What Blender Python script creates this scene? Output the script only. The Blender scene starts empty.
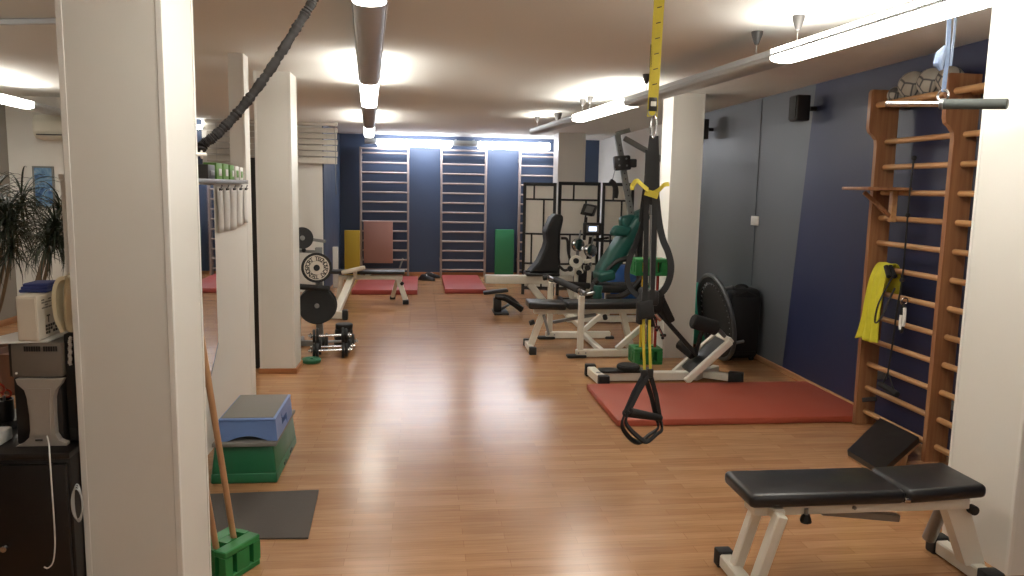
import bpy, bmesh, math, random
import numpy as np
from mathutils import Vector, Matrix, Quaternion
random.seed(7)
PI = math.pi
S = bpy.context.scene
COL = S.collection
V = Vector

# ------------------------------------------------------------------ camera numbers
EYE = V((0, 0, 1.6)); FPX = 765.0
YAW, PITCH, ROLL = (math.radians(a) for a in (6.857, 7.389, -1.088))
def _cam_axes():
    f = V((math.sin(YAW)*math.cos(PITCH), math.cos(YAW)*math.cos(PITCH), -math.sin(PITCH)))
    r = V((math.cos(YAW), -math.sin(YAW), 0)); d = f.cross(r)
    c, s = math.cos(ROLL), math.sin(ROLL)
    return c*r + s*d, -s*r + c*d, f
CR, CD, CF = _cam_axes()
def ray(x, y): return CR*((x-512)/FPX) + CD*((y-288)/FPX) + CF
def PY(x, y, Y): d = ray(x, y); return EYE + d*(Y/d.y)          # surveyed point at depth Y
def PZ(x, y, z=0): d = ray(x, y); return EYE + d*((z-1.6)/d.z)  # ... at height z
def PX(x, y, X): d = ray(x, y); return EYE + d*(X/d.x)          # ... on a plane X = const

# ------------------------------------------------------------------ materials
def lin(h):
    h = h.lstrip('#'); out = []
    for i in (0, 2, 4):
        c = int(h[i:i+2], 16)/255
        out.append(c/12.92 if c <= .04045 else ((c+.055)/1.055)**2.4)
    return (*out, 1)
def mat(name, col, rough=.5, metal=0., var=.08, scale=6., bump=0., bscale=120., coat=0., spec=.5, rvar=.08):
    m = bpy.data.materials.new(name); m.use_nodes = True
    n, l = m.node_tree.nodes, m.node_tree.links
    b = n['Principled BSDF']
    c = lin(col)
    tc = n.new('ShaderNodeTexCoord')
    nz = n.new('ShaderNodeTexNoise'); nz.inputs['Scale'].default_value = scale; nz.inputs['Detail'].default_value = 4
    l.new(tc.outputs['Object'], nz.inputs['Vector'])
    mx = n.new('ShaderNodeMix'); mx.data_type = 'RGBA'
    mx.inputs['A'].default_value = (*[v*(1-var) for v in c[:3]], 1)
    mx.inputs['B'].default_value = (*[min(1, v*(1+var)) for v in c[:3]], 1)
    l.new(nz.outputs['Fac'], mx.inputs['Factor']); l.new(mx.outputs['Result'], b.inputs['Base Color'])
    mr = n.new('ShaderNodeMapRange'); mr.inputs['To Min'].default_value = max(0.02, rough-rvar); mr.inputs['To Max'].default_value = min(1, rough+rvar)
    l.new(nz.outputs['Fac'], mr.inputs['Value']); l.new(mr.outputs['Result'], b.inputs['Roughness'])
    b.inputs['Metallic'].default_value = metal
    b.inputs['Specular IOR Level'].default_value = spec
    b.inputs['Coat Weight'].default_value = coat
    b.inputs['Coat Roughness'].default_value = .12
    if bump:
        n2 = n.new('ShaderNodeTexNoise'); n2.inputs['Scale'].default_value = bscale; n2.inputs['Detail'].default_value = 3
        l.new(tc.outputs['Object'], n2.inputs['Vector'])
        bp = n.new('ShaderNodeBump'); bp.inputs['Strength'].default_value = bump; bp.inputs['Distance'].default_value = .004
        l.new(n2.outputs['Fac'], bp.inputs['Height']); l.new(bp.outputs['Normal'], b.inputs['Normal'])
    return m
def emit(name, col, strength):
    m = bpy.data.materials.new(name); m.use_nodes = True
    n, l = m.node_tree.nodes, m.node_tree.links
    b = n['Principled BSDF']
    b.inputs['Base Color'].default_value = (.8, .8, .8, 1)
    b.inputs['Emission Color'].default_value = lin(col); b.inputs['Emission Strength'].default_value = strength
    return m
def wood_mat(name, c1, c2, rough=.4, axis='Z'):
    m = bpy.data.materials.new(name); m.use_nodes = True
    n, l = m.node_tree.nodes, m.node_tree.links; b = n['Principled BSDF']
    tc = n.new('ShaderNodeTexCoord'); mp = n.new('ShaderNodeMapping')
    sc = {'X': (1.2, 22, 22), 'Y': (22, 1.2, 22), 'Z': (22, 22, 1.2)}[axis]
    mp.inputs['Scale'].default_value = sc
    nz = n.new('ShaderNodeTexNoise'); nz.inputs['Scale'].default_value = 2; nz.inputs['Detail'].default_value = 6
    cr = n.new('ShaderNodeValToRGB'); cr.color_ramp.elements[0].color = lin(c1); cr.color_ramp.elements[1].color = lin(c2)
    cr.color_ramp.elements[0].position = .3; cr.color_ramp.elements[1].position = .7
    l.new(tc.outputs['Object'], mp.inputs['Vector']); l.new(mp.outputs['Vector'], nz.inputs['Vector'])
    l.new(nz.outputs['Fac'], cr.inputs['Fac']); l.new(cr.outputs['Color'], b.inputs['Base Color'])
    b.inputs['Roughness'].default_value = rough
    return m
def floor_mat():
    m = bpy.data.materials.new('laminate_planks'); m.use_nodes = True
    n, l = m.node_tree.nodes, m.node_tree.links; b = n['Principled BSDF']
    tc = n.new('ShaderNodeTexCoord')
    br = n.new('ShaderNodeTexBrick'); br.offset = .37; br.squash = 1
    br.inputs['Scale'].default_value = 1; br.inputs['Brick Width'].default_value = .52; br.inputs['Row Height'].default_value = .066
    br.inputs['Mortar Size'].default_value = .0011; br.inputs['Mortar Smooth'].default_value = .3
    br.inputs['Color1'].default_value = (0, 0, 0, 1); br.inputs['Color2'].default_value = (1, 1, 1, 1); br.inputs['Mortar'].default_value = (.5, .5, .5, 1)
    br.inputs['Bias'].default_value = 0
    l.new(tc.outputs['Object'], br.inputs['Vector'])
    mp = n.new('ShaderNodeMapping'); mp.inputs['Scale'].default_value = (2.2, 30, 1)
    nz = n.new('ShaderNodeTexNoise'); nz.inputs['Scale'].default_value = 1.6; nz.inputs['Detail'].default_value = 7; nz.inputs['Distortion'].default_value = .6
    l.new(tc.outputs['Object'], mp.inputs['Vector']); l.new(mp.outputs['Vector'], nz.inputs['Vector'])
    cr = n.new('ShaderNodeValToRGB'); e = cr.color_ramp.elements
    e[0].position = .0; e[0].color = lin('#a37854'); e[1].position = 1; e[1].color = lin('#b48962')
    l.new(br.outputs['Color'], cr.inputs['Fac'])
    g = n.new('ShaderNodeMix'); g.data_type = 'RGBA'; g.blend_type = 'MULTIPLY'; g.inputs['Factor'].default_value = .7
    gr = n.new('ShaderNodeValToRGB'); gr.color_ramp.elements[0].color = (.8, .77, .73, 1); gr.color_ramp.elements[1].color = (1.1, 1.08, 1.05, 1)
    gr.color_ramp.elements[0].position = .3; gr.color_ramp.elements[1].position = .65
    l.new(nz.outputs['Fac'], gr.inputs['Fac'])
    l.new(cr.outputs['Color'], g.inputs['A']); l.new(gr.outputs['Color'], g.inputs['B'])
    # dark joints
    j = n.new('ShaderNodeMix'); j.data_type = 'RGBA'; j.inputs['B'].default_value = lin('#6b3d22')
    jf = n.new('ShaderNodeMath'); jf.operation = 'MULTIPLY'; jf.inputs[1].default_value = .55
    l.new(br.outputs['Fac'], jf.inputs[0]); l.new(jf.outputs[0], j.inputs['Factor'])
    l.new(g.outputs['Result'], j.inputs['A']); l.new(j.outputs['Result'], b.inputs['Base Color'])
    mr = n.new('ShaderNodeMapRange'); mr.inputs['To Min'].default_value = .18; mr.inputs['To Max'].default_value = .29
    l.new(nz.outputs['Fac'], mr.inputs['Value']); l.new(mr.outputs['Result'], b.inputs['Roughness'])
    b.inputs['Specular IOR Level'].default_value = .48
    bp = n.new('ShaderNodeBump'); bp.inputs['Strength'].default_value = .06; bp.inputs['Distance'].default_value = .0006
    l.new(nz.outputs['Fac'], bp.inputs['Height']); l.new(bp.outputs['Normal'], b.inputs['Normal'])
    return m
def painting_mat():
    m = bpy.data.materials.new('blue_abstract_print'); m.use_nodes = True
    n, l = m.node_tree.nodes, m.node_tree.links; b = n['Principled BSDF']
    tc = n.new('ShaderNodeTexCoord'); nz = n.new('ShaderNodeTexNoise'); nz.inputs['Scale'].default_value = 7; nz.inputs['Detail'].default_value = 5; nz.inputs['Distortion'].default_value = 1.5
    cr = n.new('ShaderNodeValToRGB'); e = cr.color_ramp.elements
    e[0].position = .35; e[0].color = lin('#3d5f8f'); e[1].position = .75; e[1].color = lin('#c3c0bb')
    k = e.new(.52); k.color = lin('#6f97b8')
    l.new(tc.outputs['Object'], nz.inputs['Vector']); l.new(nz.outputs['Fac'], cr.inputs['Fac']); l.new(cr.outputs['Color'], b.inputs['Base Color'])
    b.inputs['Roughness'].default_value = .35
    return m
def net_ball_mat():
    m = bpy.data.materials.new('stitched_ball'); m.use_nodes = True
    n, l = m.node_tree.nodes, m.node_tree.links; b = n['Principled BSDF']
    tc = n.new('ShaderNodeTexCoord'); vo = n.new('ShaderNodeTexVoronoi'); vo.feature = 'DISTANCE_TO_EDGE'; vo.inputs['Scale'].default_value = 11
    cr = n.new('ShaderNodeValToRGB'); e = cr.color_ramp.elements
    e[0].position = .03; e[0].color = lin('#4a4a4c'); e[1].position = .08; e[1].color = lin('#a39d92')
    l.new(tc.outputs['Object'], vo.inputs['Vector']); l.new(vo.outputs['Distance'], cr.inputs['Fac']); l.new(cr.outputs['Color'], b.inputs['Base Color'])
    b.inputs['Roughness'].default_value = .6
    return m
M = {}
M['floor'] = floor_mat()
M['ceiling'] = mat('ceiling_paint', '#dfe0dc', .9, var=.02, scale=2)
M['white_wall'] = mat('white_wall_paint', '#d8d6d0', .6, var=.02, scale=2)
M['pillar'] = mat('pillar_cladding', '#d9d7d0', .45, var=.02, scale=1.5)
M['trimw'] = mat('white_corner_trim', '#dedcd6', .4, var=.02)
M['navy'] = mat('navy_gloss_paint', '#292e4c', .42, var=.06, scale=3, rvar=.05)
M['navy_far'] = mat('slate_blue_paint', '#3b4961', .5, var=.05, scale=3)
M['grey_wall'] = mat('grey_gloss_paint', '#5a5e63', .42, var=.05, scale=3, rvar=.05)
M['left_wall'] = mat('taupe_wall_paint', '#8f8a82', .7, var=.03)
M['skirt'] = wood_mat('skirting_wood', '#9a6038', '#b87c4e', .45, 'X')
M['skirt_y'] = wood_mat('skirting_wood_long', '#a5744e', '#c08d63', .45, 'Y')
M['lamp_grey'] = mat('lamp_housing_grey', '#b4b9bc', .35, .2, var=.03)
M['tube'] = emit('lamp_diffuser_glow', '#fffaf0', 17)
M['far_tube'] = emit('far_lamp_diffuser_glow', '#f6f8ff', 24)
M['uptube'] = emit('lamp_uplight_glow', '#fff8ec', 20)
M['cup'] = mat('dark_canopy_plastic', '#3f3d3c', .5)
M['wire'] = mat('steel_wire', '#9b9b9b', .3, .9)
M['white_metal'] = mat('white_powder_coat', '#d8d3c6', .38, var=.04, scale=10)
M['vinyl'] = mat('black_vinyl', '#1b1a1b', .36, var=.15, scale=14, bump=.12, bscale=260)
M['rubber'] = mat('black_rubber', '#161616', .6, var=.2, scale=20)
M['foam'] = mat('black_foam', '#1c1b1b', .85, var=.2, scale=30, bump=.3, bscale=300)
M['webbing'] = mat('black_webbing', '#1d1d1e', .8, var=.25, scale=90, bump=.2, bscale=600)
M['yellow_web'] = mat('yellow_webbing', '#bfae36', .7, var=.1, scale=80, bump=.2, bscale=600)
M['chrome'] = mat('chrome', '#c9c9cb', .15, 1., var=.03)
M['steel'] = mat('brushed_steel', '#8d8e8f', .35, .85, var=.08, scale=20)
M['grey_metal'] = mat('grey_painted_steel', '#7f7f7c', .45, .3)
M['teal_vinyl'] = mat('teal_vinyl', '#124c44', .45, var=.12, scale=10, bump=.1, bscale=200)
M['teal_ball'] = mat('teal_ball_rubber', '#3fb59b', .35, var=.04)
M['blue_ball'] = mat('blue_ball_rubber', '#2a66b8', .3, var=.05)
M['green_plastic'] = mat('green_moulded_plastic', '#23773d', .4, var=.06, scale=8)
M['green_step'] = mat('green_step_plastic', '#1d6340', .4, var=.06, scale=8)
M['blue_step'] = mat('blue_step_plastic', '#6883b8', .45, var=.05, scale=8)
M['grey_step'] = mat('grey_step_top', '#7d7973', .75, var=.08, scale=60, bump=.3, bscale=200)
M['mat_grey'] = mat('grey_mat_foam', '#4c4540', .8, var=.08, scale=30, bump=.2)
M['red_mat'] = mat('red_mat_vinyl', '#a04a35', .55, var=.06, scale=5, bump=.1, bscale=150)
M['red_far'] = mat('bright_red_mat_vinyl', '#9c3f38', .55, var=.06, scale=5)
M['salmon'] = mat('salmon_mat_foam', '#a3796c', .75, var=.06)
M['yellow_mat'] = mat('yellow_mat_foam', '#bd9f2e', .7, var=.05)
M['green_mat'] = mat('green_mat_foam', '#27744a', .7, var=.05)
M['grip'] = mat('dark_grey_foam', '#3d423f', .7, var=.1, scale=30)
M['box_green'] = mat('green_printed_card', '#6b9a4c', .6, var=.08, scale=20)
M['dark_rim'] = mat('dark_painted_tube', '#4c4f52', .45, .2)
M['ladder'] = wood_mat('orange_beech', '#86583a', '#a0734e', .42, 'Z')
M['rung'] = wood_mat('rung_beech', '#a8794f', '#c09566', .4, 'Y')
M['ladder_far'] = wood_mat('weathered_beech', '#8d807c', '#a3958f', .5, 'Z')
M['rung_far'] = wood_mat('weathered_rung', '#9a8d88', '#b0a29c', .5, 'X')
M['stick'] = wood_mat('stick_wood', '#a47c58', '#b99069', .45, 'Z')
M['towel'] = mat('yellow_towel', '#c9c233', .9, var=.1, scale=25, bump=.6, bscale=220)
M['cord_yellow'] = mat('yellow_paint', '#d8b62a', .45)
M['cord_red'] = mat('red_paint', '#a02a22', .45)
M['cord_green'] = mat('dark_green_paint', '#1d5a45', .45)
M['screen_frame'] = mat('black_lacquer', '#232424', .4)
M['screen_paper'] = mat('white_rice_paper', '#ebe8df', .75, var=.03, scale=15)
M['black_cab'] = mat('black_laminate', '#16110f', .35, var=.1)
M['silver'] = mat('silver_plastic', '#a49d94', .4, .1, var=.06, scale=40)
M['grey_box'] = mat('grey_brown_plastic', '#6e665c', .5, var=.04)
M['dark_plastic'] = mat('dark_plastic', '#221f1e', .45)
M['carton'] = mat('white_carton', '#cfc6b6', .7, var=.04)
M['ink'] = mat('printed_ink', '#37322e', .7)
M['cream'] = mat('cream_plastic', '#d8ceb0', .45, var=.03)
M['blue_cloth'] = mat('blue_fabric', '#37437f', .85, var=.15, scale=25, bump=.4, bscale=150)
M['paper'] = mat('paper', '#d6d4cf', .8, var=.03)
M['paper_grey'] = mat('printed_grey_paper', '#cac8c4', .8, var=.08, scale=60)
M['leaf'] = mat('dracaena_leaf', '#2a3324', .5, var=.3, scale=12)
M['trunk'] = mat('plant_trunk', '#6d5a45', .85, var=.2, scale=30, bump=.4)
M['pot'] = mat('terracotta_pot', '#6a4a3a', .7)
M['ac'] = mat('air_conditioner_plastic', '#d5d2c4', .4, var=.02)
M['blind'] = mat('grey_white_blind_slat', '#b9b3a9', .55, var=.04)
M['painting'] = painting_mat()
M['netball'] = net_ball_mat()
M['screen_glow'] = emit('console_display_glow', '#cfe0ff', 1.6)
M['rope'] = mat('black_rope_sleeve', '#1f1b1a', .85, var=.25, scale=40, bump=.4, bscale=200)
M['orange'] = mat('orange_plastic', '#b23a1c', .5)
M['plastic_clear'] = mat('milky_plastic_film', '#66748c', .25, var=.15, scale=30)
M['tramp_mat'] = mat('trampoline_fabric', '#19191a', .8, var=.2, scale=50)
M['bag'] = mat('black_nylon', '#111012', .6, var=.2, scale=30, bump=.2)
def make_translucent(m, f):
    n, l = m.node_tree.nodes, m.node_tree.links
    b = n['Principled BSDF']; tr = n.new('ShaderNodeBsdfTranslucent'); mx = n.new('ShaderNodeMixShader'); mx.inputs[0].default_value = f
    l.new(b.inputs['Base Color'].links[0].from_socket, tr.inputs['Color'])
    l.new(b.outputs[0], mx.inputs[1]); l.new(tr.outputs[0], mx.inputs[2]); l.new(mx.outputs[0], n['Material Output'].inputs['Surface'])
make_translucent(M['screen_paper'], .4)
def mirror_mat():
    m = bpy.data.materials.new('silvered_mirror'); m.use_nodes = True
    n, l = m.node_tree.nodes, m.node_tree.links; b = n['Principled BSDF']
    nz = n.new('ShaderNodeTexNoise'); nz.inputs['Scale'].default_value = 3
    mr = n.new('ShaderNodeMapRange'); mr.inputs['To Min'].default_value = .01; mr.inputs['To Max'].default_value = .03
    l.new(nz.outputs['Fac'], mr.inputs['Value']); l.new(mr.outputs['Result'], b.inputs['Roughness'])
    b.inputs['Base Color'].default_value = (.86, .88, .87, 1); b.inputs['Metallic'].default_value = 1
    return m
M['mirror'] = mirror_mat()

# ------------------------------------------------------------------ mesh building
def frame_of(d, up=None):
    d = V(d).normalized()
    u = V(up) if up is not None else (V((0, 0, 1)) if abs(d.z) < .95 else V((0, 1, 0)))
    s = d.cross(u)
    if s.length < 1e-5: s = d.cross(V((1, 0, 0)))
    s.normalize(); return d, s, s.cross(d).normalized()
class MB:
    def __init__(self): self.v = []; self.f = []
    def add(self, vs, fs):
        o = len(self.v); self.v += [V(p) for p in vs]; self.f += [tuple(o+i for i in f) for f in fs]; return self
    def obox(self, c, ax, ay, az, bev=0, seg=2):
        """box with half-axes ax, ay, az"""
        c, ax, ay, az = V(c), V(ax), V(ay), V(az)
        if ax.cross(ay).dot(az) < 0: az = -az
        if bev <= 0:
            vs = [c+sx*ax+sy*ay+sz*az for sz in (-1, 1) for sy in (-1, 1) for sx in (-1, 1)]
            return self.add(vs, [(0, 2, 3, 1), (4, 5, 7, 6), (0, 1, 5, 4), (2, 6, 7, 3), (0, 4, 6, 2), (1, 3, 7, 5)])
        lx, ly, lz = ax.length, ay.length, az.length
        bm = bmesh.new(); bmesh.ops.create_cube(bm, size=2)
        for v in bm.verts: v.co = V((v.co.x*lx, v.co.y*ly, v.co.z*lz))
        b = min(bev, .95*min(lx, ly, lz))
        bmesh.ops.bevel(bm, geom=bm.edges[:], offset=b, segments=seg, profile=.5, affect='EDGES', clamp_overlap=True)
        bm.verts.index_update()
        nx, ny, nz = ax.normalized(), ay.normalized(), az.normalized()
        self.add([c+nx*v.co.x+ny*v.co.y+nz*v.co.z for v in bm.verts], [tuple(v.index for v in f.verts) for f in bm.faces])
        bm.free(); return self
    def bb(self, x0, x1, y0, y1, z0, z1, bev=0, seg=2):
        return self.obox(((x0+x1)/2, (y0+y1)/2, (z0+z1)/2), ((x1-x0)/2, 0, 0), (0, (y1-y0)/2, 0), (0, 0, (z1-z0)/2), bev, seg)
    def beam(self, p, q, w, h, up=None, bev=.004):
        """rectangular bar p->q; w across, h along up"""
        p, q = V(p), V(q); d, s, u = frame_of(q-p, up)
        return self.obox((p+q)/2, (q-p)/2, s*w/2, u*h/2, bev, 1)
    def cyl(self, p, q, r, r2=None, n=16, bev=0):
        p, q = V(p), V(q); r2 = r if r2 is None else r2
        d, s, u = frame_of(q-p)
        if bev:
            L = (q-p).length
            return self.lathe([(0, 0), (r-bev, 0), (r, bev), (r2, L-bev), (r2-bev, L), (0, L)], p, d, n)
        vs, fs = [], []
        for k in range(n):
            a = 2*PI*k/n; e = s*math.cos(a)+u*math.sin(a)
            vs += [p+e*r, q+e*r2]
        for k in range(n):
            j = (k+1) % n; fs.append((2*k, 2*k+1, 2*j+1, 2*j))
        fs.append(tuple(2*k for k in range(n))); fs.append(tuple(2*k+1 for k in reversed(range(n))))
        return self.add(vs, fs)
    def lathe(self, prof, o, axis, n=24):
        o = V(o); d, s, u = frame_of(axis); vs, fs, rows = [], [], []
        for r, h in prof:
            if r < 1e-6: rows.append([len(vs)]); vs.append(o+d*h)
            else:
                rows.append(list(range(len(vs), len(vs)+n)))
                vs += [o+d*h+(s*math.cos(2*PI*k/n)+u*math.sin(2*PI*k/n))*r for k in range(n)]
        for a, b in zip(rows, rows[1:]):
            for k in range(n):
                j = (k+1) % n
                if len(a) == 1 and len(b) == 1: continue
                if len(a) == 1: fs.append((a[0], b[k], b[j]))
                elif len(b) == 1: fs.append((a[k], b[0], a[j]))
                else: fs.append((a[k], b[k], b[j], a[j]))
        return self.add(vs, fs)
    def tube(self, pts, r, n=8, closed=False, caps=True):
        pts = [V(p) for p in pts]; N = len(pts); rr = r if isinstance(r, (list, tuple)) else [r]*N
        vs, fs = [], []; ref = None
        for i, p in enumerate(pts):
            a = pts[(i-1) % N] if (closed or i > 0) else p
            b = pts[(i+1) % N] if (closed or i < N-1) else p
            d = (b-a).normalized()
            if ref is None: _, s, u = frame_of(d)
            else:
                s = (ref - d*ref.dot(d))
                s = s.normalized() if s.length > 1e-6 else frame_of(d)[1]
                u = s.cross(d)
            ref = s
            vs += [p+(s*math.cos(2*PI*k/n)+u*math.sin(2*PI*k/n))*rr[i] for k in range(n)]
        for i in range(N if closed else N-1):
            j = (i+1) % N
            for k in range(n):
                m = (k+1) % n; fs.append((i*n+k, i*n+m, j*n+m, j*n+k))
        if not closed and caps:
            fs.append(tuple(reversed(range(n)))); fs.append(tuple((N-1)*n+k for k in range(n)))
        return self.add(vs, fs)
    def ribbon(self, pts, w, t, side, closed=False):
        """flat strap along pts: width w along `side`, thickness t"""
        pts = [V(p) for p in pts]; N = len(pts); vs, fs = [], []
        for i, p in enumerate(pts):
            a = pts[(i-1) % N] if (closed or i > 0) else p
            b = pts[(i+1) % N] if (closed or i < N-1) else p
            d = (b-a).normalized(); s = V(side) if not callable(side) else V(side(i/(N-1)))
            s = (s-d*s.dot(d)).normalized(); u = s.cross(d)
            vs += [p+s*w/2+u*t/2, p-s*w/2+u*t/2, p-s*w/2-u*t/2, p+s*w/2-u*t/2]
        for i in range(N if closed else N-1):
            j = (i+1) % N
            for k in range(4):
                m = (k+1) % 4; fs.append((i*4+k, i*4+m, j*4+m, j*4+k))
        if not closed: fs.append((3, 2, 1, 0)); o = (N-1)*4; fs.append((o, o+1, o+2, o+3))
        return self.add(vs, fs)
    def sphere(self, c, r, n=20, m=12, sc=(1, 1, 1)):
        c = V(c); vs = [c+V((0, 0, r*sc[2]))]; fs = []
        for i in range(1, m):
            t = PI*i/m
            vs += [c+V((r*math.sin(t)*math.cos(2*PI*k/n)*sc[0], r*math.sin(t)*math.sin(2*PI*k/n)*sc[1], r*math.cos(t)*sc[2])) for k in range(n)]
        vs.append(c-V((0, 0, r*sc[2])))
        for k in range(n):
            j = (k+1) % n; fs.append((0, 1+k, 1+j)); e = len(vs)-1; o = 1+(m-2)*n; fs.append((e, o+j, o+k))
        for i in range(m-2):
            for k in range(n):
                j = (k+1) % n; a = 1+i*n; fs.append((a+k, a+n+k, a+n+j, a+j))
        return self.add(vs, fs)
    def torus(self, c, normal, R, r, n=28, m=8):
        d, s, u = frame_of(normal)
        return self.tube([V(c)+(s*math.cos(2*PI*k/n)+u*math.sin(2*PI*k/n))*R for k in range(n)], r, m, closed=True)
    def prism(self, poly, vec):
        poly = [V(p) for p in poly]; vec = V(vec); n = len(poly)
        nrm = sum(((poly[i]-poly[0]).cross(poly[(i+1) % n]-poly[0]) for i in range(1, n-1)), V())
        if nrm.dot(vec) > 0: poly.reverse()
        vs = poly+[p+vec for p in poly]
        fs = [tuple(range(n)), tuple(reversed(range(n, 2*n)))]
        fs += [(i, i+n, (i+1) % n+n, (i+1) % n) for i in range(n)]
        return self.add(vs, fs)
    def text(self, s, size, o, xd, yd, depth=.001):
        """letters as solid shapes: origin o (centre), writing along xd, up yd"""
        cu = bpy.data.curves.new('t', 'FONT'); cu.body = s; cu.size = size; cu.align_x = 'CENTER'; cu.align_y = 'CENTER'; cu.extrude = depth; cu.offset = size*.022; cu.resolution_u = 2
        ob = bpy.data.objects.new('t', cu); COL.objects.link(ob)
        me = bpy.data.meshes.new_from_object(ob.evaluated_get(bpy.context.evaluated_depsgraph_get()))
        xd, yd = V(xd).normalized(), V(yd).normalized(); zd = xd.cross(yd); o = V(o)
        self.add([o+xd*v.co.x+yd*v.co.y+zd*v.co.z for v in me.vertices], [tuple(p.vertices) for p in me.polygons])
        bpy.data.objects.remove(ob); bpy.data.curves.remove(cu); bpy.data.meshes.remove(me); return self
    def build(self, name, m, parent=None, smooth=35, fix=False):
        lo = V([min(p[i] for p in self.v) for i in range(3)]); hi = V([max(p[i] for p in self.v) for i in range(3)])
        o = WO[parent.name] if parent is not None else V(((lo.x+hi.x)/2, (lo.y+hi.y)/2, lo.z))
        me = bpy.data.meshes.new(name); me.from_pydata([p-o for p in self.v], [], self.f)
        if fix:
            bm = bmesh.new(); bm.from_mesh(me); bmesh.ops.recalc_face_normals(bm, faces=bm.faces[:]); bm.to_mesh(me); bm.free()
        me.update()
        if smooth:
            me.polygons.foreach_set('use_smooth', [True]*len(me.polygons)); me.set_sharp_from_angle(angle=math.radians(smooth))
        me.materials.append(M[m] if isinstance(m, str) else m)
        ob = bpy.data.objects.new(name, me); COL.objects.link(ob)
        if parent is not None: ob.parent = parent; WO[ob.name] = o.copy()
        else: ob.location = o; WO[ob.name] = o.copy()
        return ob
WO = {}
def tag(o, label, cat, group=None, kind=None):
    o['label'] = label; o['category'] = cat
    if group: o['group'] = group
    if kind: o['kind'] = kind
    return o
def thing(name, label, cat, loc, group=None):
    o = bpy.data.objects.new(name, None); COL.objects.link(o); o.location = loc; o.empty_display_size = .1
    WO[o.name] = V(loc); return tag(o, label, cat, group)
def struct(o): o['kind'] = 'structure'; return o
def copy_thing(root, move, label, group=None, rotz=0):
    r = root.copy(); COL.objects.link(r); r.location = root.location + V(move); r.rotation_euler.z += rotz; r['label'] = label
    if group: r['group'] = group
    for ch in [c for c in bpy.data.objects if c.parent == root]:
        c = ch.copy(); COL.objects.link(c); c.parent = r
        for g in [k for k in bpy.data.objects if k.parent == ch]:
            k = g.copy(); COL.objects.link(k); k.parent = c
    return r
def arc(c, r, a0, a1, n, e1, e2):
    c, e1, e2 = V(c), V(e1), V(e2)
    return [c+e1*(r*math.cos(a0+(a1-a0)*k/n))+e2*(r*math.sin(a0+(a1-a0)*k/n)) for k in range(n+1)]
def spline(pts, n=8):
    pts = [V(p) for p in pts]; out = []
    P = [pts[0]*2-pts[1]]+pts+[pts[-1]*2-pts[-2]]
    for i in range(1, len(P)-2):
        a, b, c, d = P[i-1:i+3]
        for k in range(n):
            t = k/n
            out.append(.5*((2*b)+(c-a)*t+(2*a-5*b+4*c-d)*t*t+(3*b-a-3*c+d)*t**3))
    out.append(pts[-1]); return out
# ================================================================== THE ROOM
CZ = 2.51; WX = 3.25
struct(MB().bb(-4.7, 3.4, -3.2, 14.2, -.1, 0).build('floor', 'floor', smooth=0))
struct(MB().bb(-4.7, 3.4, -3.2, 14.2, CZ, CZ+.1).build('ceiling', 'ceiling', smooth=0))
def wall_poly(name, pts, vec, m): return struct(MB().prism(pts, vec).build(name, m, smooth=0))
# right wall: navy near, grey in the middle, white beyond
wall_poly('wall_right_1', [(WX, -3.2, 0), (WX, 6.44, 0), (WX, 6.17, CZ), (WX, -3.2, CZ)], (.12, 0, 0), 'navy')
wall_poly('wall_right_2', [(WX, 6.44, 0), (WX, 8.75, 0), (WX, 8.75, CZ), (WX, 6.17, CZ)], (.12, 0, 0), 'grey_wall')
wall_poly('wall_right_3', [(WX, 8.75, 0), (WX, 14.2, 0), (WX, 14.2, CZ), (WX, 8.75, CZ)], (.12, 0, 0), 'white_wall')
struct(MB().bb(-1.7, WX, 14, 14.2, 0, CZ).build('wall_far', 'navy_far', smooth=0))
struct(MB().bb(-3.15, -1.452, 11.7, 14.2, 0, CZ).build('wall_far_left', 'white_wall', smooth=0))
struct(MB().bb(-1.452, -1.43, 11.7, 14.0, 0, CZ).build('wall_far_return', 'navy_far', smooth=0))
struct(MB().bb(-4.7, -3.15, 11.72, 11.9, 0, CZ).build('wall_far_corner', 'navy_far', smooth=0))
struct(MB().bb(-4.67, -4.55, -3.2, 11.72, 0, CZ).build('wall_left', 'left_wall', smooth=0))
struct(MB().bb(-4.55, -3.3, 9.2, 9.4, 0, CZ).build('wall_left_room', 'white_wall', smooth=0))
struct(MB().bb(-4.7, 3.4, -3.3, -3.2, 0, CZ).build('wall_back', 'white_wall', smooth=0))
struct(MB().bb(WX-.014, WX, 5.0, 7.9, 0, .05, .004).build('baseboard_right', 'skirt_y'))
struct(MB().bb(-4.55, -4.535, 2.0, 9.2, 0, .07, .004).build('baseboard_left', 'skirt_y'))
struct(MB().bb(-1.43, 3.2, 13.986, 14, 0, .06, .004).build('baseboard_far', 'skirt'))
# clad columns
def pillar(k, x0, x1, y0, y1, grooves=True, skirt=False):
    o = struct(MB().bb(x0, x1, y0, y1, 0, CZ).build('pillar_%d' % k, 'pillar', smooth=0))
    t = .003; w = .016
    for (cx, sx) in ((x0, 1), (x1, -1)):
        for (cy, sy) in ((y0, 1), (y1, -1)):
            m = MB()
            m.bb(min(cx-sx*t, cx+sx*w), max(cx-sx*t, cx+sx*w), min(cy-sy*t, cy), max(cy-sy*t, cy), 0, CZ, .003, 1)
            m.bb(min(cx-sx*t, cx), max(cx-sx*t, cx), min(cy, cy+sy*w), max(cy, cy+sy*w), 0, CZ, .003, 1)
            m.build('corner_trim', 'trimw', o)
    if skirt:
        m = MB(); d = .016
        m.bb(x0-d, x1+d, y0-d, y0-.004, 0, .045, .003, 1); m.bb(x1+.004, x1+d, y0-d, y1+d, 0, .045, .003, 1)
        m.bb(x0-d, x0-.004, y0-d, y1+d, 0, .045, .003, 1); m.build('skirting', 'skirt', o)
    return o
pillar(1, -1.085, -.787, 2.52, 2.85)
pillar(2, 2.49, 2.88, 2.81, 3.22)
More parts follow.
